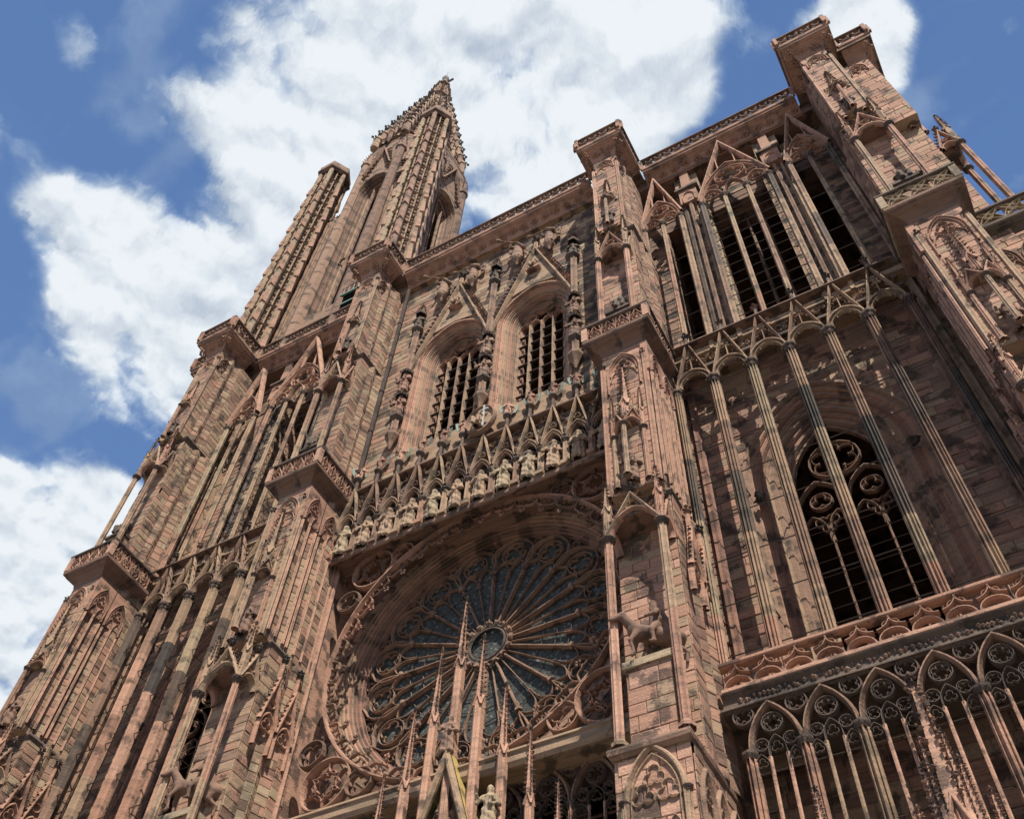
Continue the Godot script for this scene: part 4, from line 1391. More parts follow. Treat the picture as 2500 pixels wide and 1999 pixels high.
# ---------- belfry storey over the rose ----------
func build_belfry() -> void:
	var w := thing("belfry_wall", "tan sandstone belfry wall between the two inner buttresses below the parapet", "wall", Vector3.ZERO)
	var zw := 1.0
	var m := start(2)
	var c := 0.61
	var r := 2.95
	var y0 := 52.4
	var hf := half_arch(c, r, y0)
	var y := 41.4
	while y < 63.2:
		var a: float = hf.at(y)
		var b: float = hf.at(y + 0.4)
		for e in [-1, 1]:
			m.q(Vector3(e * 8.2, y, zw - 0.01), Vector3(e * (2.78 + a), y, zw - 0.01), Vector3(e * (2.78 + b), y + 0.4, zw - 0.01), Vector3(e * 8.2, y + 0.4, zw - 0.01))
			m.q(Vector3(e * (2.78 - a), y, zw - 0.01), Vector3(0, y, zw - 0.01), Vector3(0, y + 0.4, zw - 0.01), Vector3(e * (2.78 - b), y + 0.4, zw - 0.01))
		y += 0.4
	m.box(Vector3(-8.2, 63.0, -9.0), Vector3(8.2, 64.6, 1.3))
	m.box(Vector3(-8.2, 41.0, -0.6), Vector3(8.2, 41.4, zw))
	m.box(Vector3(-8.2, 41.4, -1.2), Vector3(8.2, 43.45, zw - 0.06))
	m.box(Vector3(-0.3, 43.4, -0.6), Vector3(0.3, 58.0, zw - 0.02))
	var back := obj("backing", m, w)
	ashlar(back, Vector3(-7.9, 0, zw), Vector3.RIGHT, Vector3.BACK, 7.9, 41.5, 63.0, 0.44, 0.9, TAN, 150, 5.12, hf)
	ashlar(back, Vector3(0, 0, zw), Vector3.RIGHT, Vector3.BACK, 7.9, 41.5, 63.0, 0.44, 0.9, [2, 7, 8, 3, 8, 2, 5], 150, 2.78, hf)  # darker stones on this half: shade put into the block colours
	var pr := thing("parapet", "lace-like stone parapet on a flowered cornice above the twin gables", "parapet", Vector3.ZERO, "top parapets")
	parapet(pr, PackedVector2Array([Vector2(-7.2, 2.29), Vector2(7.2, 2.29)]), [true])
	for e in [-1, 1]:
		var x: float = e * 2.78
		var t := thing("belfry_window", "moulded pointed belfry window with louvre bars and a carved gable, nearer the " + ("spire" if e < 0 else "shaded bay"), "window", Vector3(x, 0, 0), "twin belfry windows")
		for j in 7:
			var rr := r - j * 0.15
			var z := zw + 0.06 - j * 0.19
			m = start([1, 0, 2, 1, 7, 2, 1][j])
			m.roll(pointed(0, y0, c, rr, 43.4, 10), 0.1 if j % 2 == 0 else 0.07, z)
			m.sweep(pointed(0, y0, c, rr - 0.07, 43.4, 10), PackedVector2Array([Vector2(0.1, 0.0), Vector2(-0.1, 0.0), Vector2(-0.1, -0.22), Vector2(0.1, -0.22)]), z - 0.05)
			obj("moulding", m, t)
		var iw := 1.5
		for k in 3:
			var mx := (k - 1) * iw / 2
			m = start([2, 7, 2][k])
			m.bar(line(Vector2(mx, 43.6), Vector2(mx, 52.6)), 0.17, 0.3, 0.02)
			obj("mullion", m, t)
		m = start(1)
		for k in 4:
			var lx := -iw * 0.75 + k * iw / 2
			m.bar(parch(lx, 52.3, iw / 4 - 0.03, 0.62), 0.09, 0.24, 0.02)
		for d in [-1, 1]: m.bar(circle(d * iw / 2, 53.35, 0.42, 14), 0.08, 0.2, 0.02, true)
		m.bar(circle(0, 54.15, 0.5, 14), 0.08, 0.2, 0.02, true)
		m.bar(foil(0, 54.15, 0.42, 4), 0.05, 0.14, 0.02, true)
		obj("tracery", m, t)
		for k in 4:
			var lx := -iw + k * iw / 2
			for j in 8:
				m = start(4)
				m.col = Color(0.2, 0.2, 0.2)
				m.xf = Transform3D(Basis(Vector3.RIGHT, 0.25), Vector3(lx + iw / 4, 44.5 + j * 1.02, -0.1))
				m.box(Vector3(-iw / 4 + 0.06, -0.02, 0.02), Vector3(iw / 4 - 0.06, 0.02, 0.2))
				obj("louvre", m, t, iron)
		# gable with relief and crockets
		m = start(2)
		m.plate(PackedVector2Array([Vector2(-2.35, 54.0), Vector2(-1.5, 55.1), Vector2(0, 55.45), Vector2(1.5, 55.1), Vector2(2.35, 54.0), Vector2(0.0, 60.0)]), zw + 0.06, zw + 0.16)
		obj("gable_field", m, t)
		m = start(2)
		m.bar(PackedVector2Array([Vector2(-2.72, 51.7), Vector2(0, 60.2), Vector2(2.72, 51.7)]), 0.22, 0.36, zw + 0.2)
		obj("gable", m, t)
		m = start(8)
		for d in [-1, 1]: crocket_line(m, Vector3(d * 2.75, 52.3, zw + 0.25), Vector3(d * 0.1, 60.0, zw + 0.25), Vector3(d * 0.9, 0.4, 0), 0.38, 0.17)
		obj("crockets", m, t, stone, "stuff")
		m = start(2)
		m.prism(flutes(0, zw + 0.2, 0.16, 6), 60.0, 61.2, 1.0, false)
		finial(m, Vector3(0, 61.3, zw + 0.2), 0.24)
		obj("finial", m, t)
		m = start(1)
		m.box(Vector3(-0.45, 56.9, zw + 0.1), Vector3(0.45, 57.12, zw + 0.55))
		obj("bracket", m, t)
	# tall statue columns flanking the gables
	for k in 3:
		var x := -5.5 + k * 5.5
		var t := thing("statue_column", ["slender column of stacked statue brackets at the spire side of the twin gables", "slender column of stacked statue brackets between the twin gables", "slender column of stacked statue brackets at the shaded side of the twin gables"][k], "column", Vector3(x, 0, zw + 0.32), "statue columns of the belfry")
		var hi := 61.2 if k == 1 else 59.6
		m = start(7)
		m.rings(0, 0, [[43.6, 0.05], [44.2, 0.2], [44.7, 0.42], [44.85, 0.42], [44.86, 0.0]], 8)
		obj("corbel", m, t)
		for seg in [[44.85, 46.3], [51.3, hi - 3.6]]:
			m = start(7)
			m.prism(flutes(0, 0, 0.22, 6), seg[0], seg[1], 1.0, false)
			obj("shaft", m, t)
			m = start(8)
			m.rings(0, 0, [[seg[1] - 0.1, 0.22], [seg[1] + 0.12, 0.42], [seg[1] + 0.25, 0.42], [seg[1] + 0.25, 0]], 6)
			obj("bracket", m, t)
		for by in [48.6, 51.0]:
			m = start(8)
			m.rings(0, 0, [[by - 0.05, 0.34], [by + 0.1, 0.42], [by + 0.35, 0.2], [by + 0.35, 0]], 6)
			for i in 6: m.knob(Vector3(cos(i * TAU / 6) * 0.36, by, sin(i * TAU / 6) * 0.36), Vector3(0.12, 0.2, 0.12))
			obj("hood", m, t)
		m = start(8)
		m.rings(0, 0, [[hi - 1.55, 0.36], [hi - 1.35, 0.4], [hi - 1.2, 0.24], [hi, 0.03]], 6)
		obj("spirelet", m, t)
		m = start(8)
		for i in 6: crocket_line(m, Vector3(cos(i * TAU / 6) * 0.26, hi - 1.2, sin(i * TAU / 6) * 0.26), Vector3(0, hi - 0.1, 0), Vector3(cos(i * TAU / 6), 0, sin(i * TAU / 6)), 0.24, 0.07)
		obj("crockets", m, t, stone, "stuff")
		for sy in [46.55, 49.0]: statue("saint", ("lower" if sy < 48 else "upper") + " robed saint on the statue column " + ["on the spire side of", "between", "on the shaded side of"][k] + " the twin gables", Vector3(x, sy, zw + 0.36), rng.randf_range(-0.3, 0.3), 1.12, [6, 7, 3][k], "saints on the belfry columns")
		statue("angel", "dark angel topping the statue column " + ["on the spire side of", "between", "on the shaded side of"][k] + " the twin gables", Vector3(x, hi - 3.34, zw + 0.36), rng.randf_range(-0.3, 0.3), 0.95, 8, "angels on the belfry columns")
	for e in [-1, 1]:
		for d in [-1, 1]:
			var x: float = e * 2.78 + d * 1.15
			var br := "trumpeting angel on the " + ("spire" if d < 0 else "shaded") + " side of the belfry gable nearer the " + ("spire" if e < 0 else "spireless bay")
			statue("trumpeter", br, Vector3(x, 59.2, zw + 0.5), -d * 0.3, 1.3, 7, "trumpeting angels beside the gables")
		statue("seated", "small seated figure carved in the gable nearer the " + ("spire" if e < 0 else "shaded bay"), Vector3(e * 2.78, 57.12, zw + 0.4), 0.0, 0.72, 2, "figures in the gables")

# ---------- rose window and its square frame ----------
func build_rose() -> void:
	var yc := 29.95
	var w := thing("rose_wall", "moulded sandstone frame deep round the rose window", "wall", Vector3(0, yc, 0))
	var m := start(3)
	# wall with round opening: strip between circle and square
	var k := 64
	for i in k:
		var a := TAU * i / k
		var b := TAU * (i + 1) / k
		var p := Vector2(cos(a), sin(a))
		var q := Vector2(cos(b), sin(b))
		var ps := p * (8.4 / maxf(absf(p.x), absf(p.y)))
		var qs := q * (8.4 / maxf(absf(q.x), absf(q.y)))
		m.q(Vector3(p.x * 6.85, p.y * 6.85, -0.75), Vector3(ps.x, ps.y, -0.75), Vector3(qs.x, qs.y, -0.75), Vector3(q.x * 6.85, q.y * 6.85, -0.75))
	obj("spandrel_wall", m, w)
	for j in 6:
		m = start([7, 2, 1, 7, 3, 6][j])
		var rr := 6.86 - j * 0.14
		var z := -0.7 - j * 0.1
		m.roll(circle(0, 0, rr, 72), 0.085, z, true)
		m.sweep(circle(0, 0, rr - 0.07, 72), PackedVector2Array([Vector2(0.09, 0.0), Vector2(-0.09, 0.0), Vector2(-0.09, -0.15), Vector2(0.09, -0.15)]), z - 0.03, true)
		obj("moulding", m, w)
	# voussoir blocks of the broad reveal
	for i in 56:
		var a := TAU * i / 56 + 0.008
		var b := TAU * (i + 1) / 56 - 0.008
		m = start(pick([1, 2, 7, 6, 2]))
		m.q(Vector3(cos(a) * 7.32, sin(a) * 7.32, -0.72), Vector3(cos(a) * 6.9, sin(a) * 6.9, -0.68), Vector3(cos(b) * 6.9, sin(b) * 6.9, -0.68), Vector3(cos(b) * 7.32, sin(b) * 7.32, -0.72))
		m.q(Vector3(cos(a) * 6.9, sin(a) * 6.9, -0.68), Vector3(cos(a) * 6.9, sin(a) * 6.9, -0.78), Vector3(cos(b) * 6.9, sin(b) * 6.9, -0.78), Vector3(cos(b) * 6.9, sin(b) * 6.9, -0.68))
		obj("voussoir", m, w)
	for e in [-1, 1]:
		m = start(0)
		m.box(Vector3(e * 7.78 - 0.22, -7.4, -0.9), Vector3(e * 7.78 + 0.22, 7.0, 0.8))
		m.roll(line(Vector2(e * 7.5, -7.2), Vector2(e * 7.5, 7.0)), 0.1, 0.6)
		obj("jamb", m, w)
	m = start(2)
	m.cornice(PackedVector2Array([Vector2(-7.8, 0.66), Vector2(7.8, 0.66)]), pv([-1.6, -7.85, -0.1, -7.8, 0.0, -7.65, 0.0, -7.35, 0.08, -7.3, 0.06, -7.2, -0.1, -7.07, -1.6, -6.8]))
	obj("sill", m, w)
	m = start(7)
	m.cornice(PackedVector2Array([Vector2(-7.95, 1.3), Vector2(7.95, 1.3)]), pv([-2.0, 7.0, -0.85, 6.95, -0.7, 6.7, -0.3, 6.2, -0.15, 5.95, -0.06, 5.95, 0.0, 6.02, 0.0, 6.24, -0.08, 6.32, -2.0, 6.34]))
	obj("cornice", m, w)
	# the rose itself
	var t := thing("rose_window", "great round rose window of radiating petals with leaded dark glass", "window", Vector3(0, yc, -1.32))
	for i in 16:
		var a0 := TAU * i / 16
		var a := a0 + PI / 16
		var turn := Transform3D(Basis(Vector3.BACK, a0 - PI / 2), Vector3.ZERO)      # spoke along local +y
		m = start(7, turn)
		m.roll(line(Vector2(0, 1.0), Vector2(0, 4.2)), 0.045, 0.09)
		m.bar(line(Vector2(0, 1.0), Vector2(0, 4.2)), 0.12, 0.18, 0)
		for y in [1.08, 4.15]: m.rings(0, 0.08, [[y - 0.1, 0.1], [y, 0.17], [y + 0.08, 0.17], [y + 0.1, 0.08]], 6)
		var sp := obj("spoke", m, t)
		var mid := Transform3D(Basis(Vector3.BACK, a - PI / 2), Vector3.ZERO)
		var pt := grp("petal", t)
		m = start(7, mid)
		var hw := 4.25 * sin(PI / 16) * 1.0
		# outer pointed head of the petal
		m.bar(PackedVector2Array([Vector2(-hw, 4.15), Vector2(-hw * 1.2, 4.6), Vector2(-hw * 1.3, 5.0), Vector2(-hw * 1.12, 5.45), Vector2(-hw * 0.68, 5.8), Vector2(0, 6.02), Vector2(hw * 0.68, 5.8), Vector2(hw * 1.12, 5.45), Vector2(hw * 1.3, 5.0), Vector2(hw * 1.2, 4.6), Vector2(hw, 4.15)]), 0.1, 0.24, 0.02)
		obj("petal_arch", m, pt)
		m = start(7, mid)
		m.bar(line(Vector2(0, 1.05), Vector2(0, 4.0)), 0.055, 0.12, 0)
		for e in [-1, 1]: m.bar(parch(e * hw * 0.52, 4.0, hw * 0.46, 0.62, 3.6), 0.055, 0.16, 0)
		obj("mullion", m, pt)
		m = start(7, mid)
		m.bar(circle(0, 5.12, 0.6, 16), 0.06, 0.18, 0, true)
		m.bar(foil(0, 5.12, 0.52, 4, PI / 4, 4), 0.05, 0.12, 0, true)
		obj("oculus", m, pt)
		# spandrel trefoil beyond the spoke
		m = start(7, turn)
		m.bar(PackedVector2Array([Vector2(-0.62, 6.0), Vector2(0, 5.1), Vector2(0.62, 6.0)]), 0.06, 0.14, 0)
		m.bar(foil(0, 5.78, 0.22, 3, -PI / 2, 4), 0.045, 0.12, 0, true)
		obj("spandrel_trefoil", m, t)
		# glass
		m = MB.new()
		m.xf = mid
		m.q(Vector3(-0.14, 0.7, -0.12), Vector3(0.14, 0.7, -0.12), Vector3(1.215, 6.1, -0.12), Vector3(-1.215, 6.1, -0.12))
		obj("pane", m, pt, rose_glass)
		m = MB.new()
		m.xf = mid
		for j in 5: m.rod(Vector3(-(1.3 + j * 0.62) * 0.19, 1.3 + j * 0.62, -0.06), Vector3((1.3 + j * 0.62) * 0.19, 1.3 + j * 0.62, -0.06), 0.018, 4)
		obj("lead_bars", m, pt, iron, "stuff")
	m = start(8)
	m.roll(circle(0, 0, 0.96, 28), 0.07, 0.08, true)
	m.roll(circle(0, 0, 0.82, 28), 0.05, 0.12, true)
	obj("hub", m, t)
	m = MB.new()
	for i in 24: m.tri(Vector3(0, 0, -0.1), Vector3(cos(TAU * i / 24), sin(TAU * i / 24), -0.1) * Vector3(0.95, 0.95, 1), Vector3(cos(TAU * (i + 1) / 24), sin(TAU * (i + 1) / 24), -0.1) * Vector3(0.95, 0.95, 1))
	obj("hub_pane", m, t, rose_glass)
	# free-standing ring with hanging cusps in front
	var f := thing("tracery_ring", "free-standing stone ring with hanging leaf cusps in front of the rose", "tracery", Vector3(0.27, 29.55, 0.5))
	f.scale = Vector3(0.984, 0.984, 0.984)
	m = start(1)
	m.bar(circle(0, 0, 7.02, 80), 0.2, 0.36, 0, true)
	obj("ring", m, f)
	for i in 36:
		var a := TAU * i / 36
		m = start(pick([3, 1, 7]), Transform3D(Basis(Vector3.BACK, a), Vector3.ZERO))
		var h := 6.92 * PI / 36
		m.bar(curve([-h, 6.9, -h * 0.72, 6.55, -h * 0.1, 6.5, 0, 6.3], 3), 0.075, 0.16, 0)
		m.bar(curve([h, 6.9, h * 0.72, 6.55, h * 0.1, 6.5, 0, 6.3], 3), 0.075, 0.16, 0)
		m.bar(arc(-h * 0.5, 6.74, 0.17, -0.6, 2.6, 4), 0.05, 0.1, 0)
		m.bar(arc(h * 0.5, 6.74, 0.17, 0.6, 3.7, 4), 0.05, 0.1, 0)
		for d in [-1, 0, 1]: m.knob(Vector3(d * 0.1, 6.22 - (0.08 if d == 0 else 0.0), 0.06), Vector3(0.07, 0.11, 0.07))
		obj("cusp", m, f)
	for sx in [-1, 1]:
		for sy in [-1, 1]:
			m = start(pick([1, 3]))
			m.bar(circle(sx * 5.78, sy * 5.76, 1.1, 26), 0.16, 0.34, 0, true)
			obj("corner_ring", m, f)
			m = start(pick([3, 6]))
			for j in 6: m.bar(arc(sx * 5.78 + cos(j * TAU / 6) * 0.98, sy * 5.76 + sin(j * TAU / 6) * 0.98, 0.5, j * TAU / 6 + PI - 1.25, j * TAU / 6 + PI + 1.25, 6), 0.07, 0.2, 0)
			m.bar(foil(sx * 5.78, sy * 5.76, 0.62, 6, 0, 4), 0.06, 0.16, 0, true)
			obj("star_tracery", m, f)
			for q in [[4.18, 6.12], [6.82, 4.1]]:
				m = start(pick([1, 3]))
				m.bar(circle(sx * q[0], sy * q[1], 0.58, 18), 0.12, 0.3, 0, true)
				m.bar(foil(sx * q[0], sy * q[1], 0.5, 3, sy * PI / 2, 5), 0.06, 0.16, 0, true)
				obj("small_ring", m, f)

# ---------- gallery of the apostles ----------
func build_gallery() -> void:
	var t := thing("apostle_gallery", "arcaded gallery of gabled niches on the cornice above the rose", "gallery", Vector3(0, 0, 1.25))
	var dx := 1.262
	var m: MB
	for i in 13:
		var x := -7.72 + i * dx
		m = start(pick([2, 1, 7, 2]))
		m.prism(flutes(x, 0.0, 0.17, 6), 36.20, 37.95, 1.0, false)
		m.box(Vector3(x - 0.2, 36.20, -0.3), Vector3(x + 0.2, 36.45, 0.2))
		obj("pier", m, t)
		m = start(8)
		m.rings(x, 0, [[37.85, 0.17], [38.00, 0.26], [38.08, 0.26], [38.08, 0]], 8)
		for j in 6: m.knob(Vector3(x + cos(j) * 0.2, 37.98, sin(j) * 0.2), Vector3(0.08, 0.09, 0.08))
		obj("capital", m, t)
		# small figure or pinnacle above each pier
		m = start(8)
		m.knob(Vector3(x, 38.75, 0.1), Vector3(0.16, 0.36, 0.16))
		m.knob(Vector3(x, 39.00, 0.12), Vector3(0.1, 0.13, 0.11))
		m.knob(Vector3(x, 38.30, 0.06), Vector3(0.2, 0.16, 0.18))
		obj("pier_figure", m, t)
	for i in 12:
		var x := -7.72 + (i + 0.5) * dx
		var hw := dx / 2 - 0.09
		m = start(pick([2, 7, 2, 3]))
		m.bar(parch(x, 38.08, hw, 1.05), 0.15, 0.3, 0)
		m.bar(parch(x, 38.08, hw - 0.12, 0.88), 0.06, 0.2, 0)
		for e in [-1, 1]: m.bar(arc(x + e * hw * 0.55, 38.20, hw * 0.4, PI / 2 - e * 0.2, PI / 2 - e * 2.4, 4), 0.05, 0.1, 0)
		obj("arch", m, t)
		m = start(pick([2, 7, 2]))
		m.bar(PackedVector2Array([Vector2(x - hw - 0.04, 38.30), Vector2(x, 41.10), Vector2(x + hw + 0.04, 38.30)]), 0.1, 0.24, 0.08)
		m.bar(foil(x, 39.55, 0.2, 3, PI / 2, 4), 0.05, 0.12, 0.02, true)
		obj("gable", m, t)
		m = start(8)
		m.rings(x, 0.1, [[40.90, 0.09], [41.70, 0.09], [41.85, 0.24], [41.94, 0.24], [41.94, 0]], 8)
		obj("bracket", m, t)
		m = start(2)
		m.box(Vector3(x - hw, 36.20, -1.25), Vector3(x + hw, 39.70, -1.2))
		obj("niche_back", m, t)
		statue("apostle", "haloed stone apostle standing in a gabled arch of the gallery above the rose", Vector3(x, 36.28, 1.27), rng.randf_range(-0.5, 0.5), 1.14, pick([2, 5, 2]), "apostles in the gallery arches", i)
		if i != 6: statue("angel", "small stone angel on the tip of a gable of the apostles' gallery", Vector3(x, 41.94, 1.35), rng.randf_range(-0.4, 0.6), 0.66, pick([0, 6, 1]), "angels on the gallery gables")
	m = start(7)
	for i in 260:
		var p := Vector2(rng.randf_range(-7.5, 7.5), rng.randf_range(39.10, 40.80))
		var a := rng.randf() * TAU
		m.col = tone(pick([3, 7, 2, 8]))
		m.bar(arc(p.x, p.y, rng.randf_range(0.1, 0.2), a, a + rng.randf_range(1.6, 3.4), 4), 0.06, 0.12, -0.2)
		m.knob(Vector3(p.x + 0.1, p.y, -0.16), Vector3(0.08, 0.07, 0.07))
	obj("leaf_openwork", m, t, stone, "stuff")
	m = start(8)
	m.box(Vector3(-7.72, 38.90, -0.34), Vector3(7.42, 40.80, -0.28))
	obj("screen_wall", m, t)
	m = start(3)
	m.cornice(PackedVector2Array([Vector2(-7.72, 0.1), Vector2(7.42, 0.1)]), coping_prof(41.10, 0.5))
	obj("coping", m, t)
	# medallion with cross-bearer
	var d := thing("medallion", "tilted almond-shaped stone medallion with a cross-bearing figure above the gallery", "medallion", Vector3(0.3, 42.3, 1.5))
	m = start(2)
	var ov := PackedVector2Array()
	for i in 28: ov.append(Vector2(cos(TAU * i / 28) * 0.78, sin(TAU * i / 28) * 1.05))
	m.plate(ov, -0.12, 0.0)
	obj("field", m, d)
	m = start(7)
	m.bar(ov, 0.14, 0.26, 0.02, true)
	obj("rim", m, d)
	m = MB.new()
	m.col = Color(0.6, 0.6, 0.56)
	m.box(Vector3(0.18, -0.8, 0.12), Vector3(0.26, 0.95, 0.2))
	m.box(Vector3(0.0, 0.55, 0.121), Vector3(0.46, 0.63, 0.199))
	obj("cross", m, d)
	statue("seated", "cross-bearing figure seated in the almond-shaped medallion", Vector3(0.2, 41.62, 1.6), 0.1, 0.85, 2, "")

# ---------- portal gables and pinnacles ----------
func build_portals() -> void:
	var tips := [[-2.58, 23.35, 0.3, 2.7], [-1.63, 25.9, 0.37, 3.3], [-0.76, 28.45, 0.38, 3.4], [0.13, 30.85, 0.42, 3.5], [1.13, 28.4, 0.4, 3.2], [2.22, 25.67, 0.38, 2.9], [3.29, 23.4, 0.32, 2.8], [4.32, 21.07, 0.26, 2.5]]
	var lab := ["slender pinnacle in front of the rose, third below the tallest on the spire side", "slender pinnacle in front of the rose, second below the tallest on the spire side", "slender pinnacle in front of the rose, next to the tallest on the spire side", "tallest slender crocketed pinnacle in front of the rose window", "slender pinnacle in front of the rose, next to the tallest on the shaded side", "slender pinnacle in front of the rose, second below the tallest on the shaded side", "slender pinnacle before the sill of the rose, third below the tallest on the shaded side", "lowest slender pinnacle before the dark arcade under the rose"]
	for i in tips.size():
		var p: Array = tips[i]
		var t := thing("portal_pinnacle", lab[i], "pinnacle", Vector3(p[0], 12.0, 0.75), "stepped pinnacles of the main portal")
		var h: float = p[1] - 12.0
		pinnacle(t, 0, 0, 0, h - p[3], h, p[2] * 0.76, 0)
	var g := thing("portal_gable", "steep crocketed gable of the main portal with a yellow side", "gable", Vector3(0.13, 12.0, 0.95))
	var m := start(2)
	m.bar(PackedVector2Array([Vector2(-3.6, 0.0), Vector2(0, 11.1), Vector2(3.6, 0.0)]), 0.26, 0.2, 0.05)
	obj("rake", m, g)
	m = start(5)
	m.col = Color(0.52, 0.4, 0.13)  # both slopes get a plain yellow outside the stone palette
	m.xf = Transform3D(Basis.IDENTITY, Vector3(0, 0, 0))
	m.q(Vector3(0.14, 11.2, 0.0), Vector3(3.78, 0.0, 0.0), Vector3(3.78, 0.0, -1.2), Vector3(0.14, 11.2, -1.2))
	m.q(Vector3(-0.1, 11.1, 0.0), Vector3(-0.1, 11.1, -1.1), Vector3(-3.7, 0.0, -1.1), Vector3(-3.7, 0.0, 0.0))
	obj("slope", m, g)
	m = start(3)
	m.plate(PackedVector2Array([Vector2(-3.4, 0.2), Vector2(0, 10.7), Vector2(3.4, 0.2)]), -0.5, -0.35)
	obj("field", m, g)
	m = start(8)
	for i in 150:
		var y := rng.randf_range(4.0, 9.8)
		var x := rng.randf_range(-1, 1) * (10.4 - y) * 0.3
		m.col = tone(pick([2, 3, 7, 8]))
		m.knob(Vector3(x, y, -0.3), Vector3(0.13, 0.16, 0.14) * rng.randf_range(0.6, 1.3))
	obj("carving", m, g, stone, "stuff")
	statue("saint", "stone figure on the apex of the main portal gable before the rose", Vector3(0.1, 23.2, 0.95), 0.3, 0.85, 7, "")
	statue("saint", "pale stone figure beside the slope of the main portal gable", Vector3(2.05, 19.6, 1.1), 0.3, 0.9, 5, "")
	# side portal: a cluster of pinnacles
	for sgn in [1, -1]:
		var where := "in front of the arcade " + side(sgn)
		var cluster := [[0.0, 19.45, 0.42, 15.4, "tallest crocketed pinnacle "], [-0.42, 16.9, 0.24, 13.5, "lesser spire-side pinnacle "], [0.42, 16.86, 0.24, 13.5, "lesser shaded-side pinnacle "], [0.82, 15.9, 0.2, 13.0, "smallest outer pinnacle, shaded side, "], [-0.82, 15.9, 0.2, 13.0, "smallest outer pinnacle, spire side, "], [-3.0, 17.1, 0.2, 14.5, "lone small pinnacle, spire-side end, "], [3.0, 17.1, 0.2, 14.5, "lone small pinnacle, shaded end, "]]
		for p in cluster:
			var t := thing("side_pinnacle", p[4] + where, "pinnacle", Vector3(sgn * BAY + p[0], 8.0, 2.75), "pinnacles of the side portals")
			pinnacle(t, 0, 0, 0, p[3] - 8.0, p[1] - 8.0, p[2] * 1.25, 0)
			if p[2] > 0.4:
				for e in [-1, 1]:
					pinnacle(t, e * 0.27, 0.1, 0, 15.0 - 8.0, 17.6 - 8.0, 0.2, 0)
	build_arcade(-0.05, -0.35, 9, 1.72, 20.85, 1.5, 12.0, -1.1, "dark pointed arcade under the sill of the rose", false, 1)

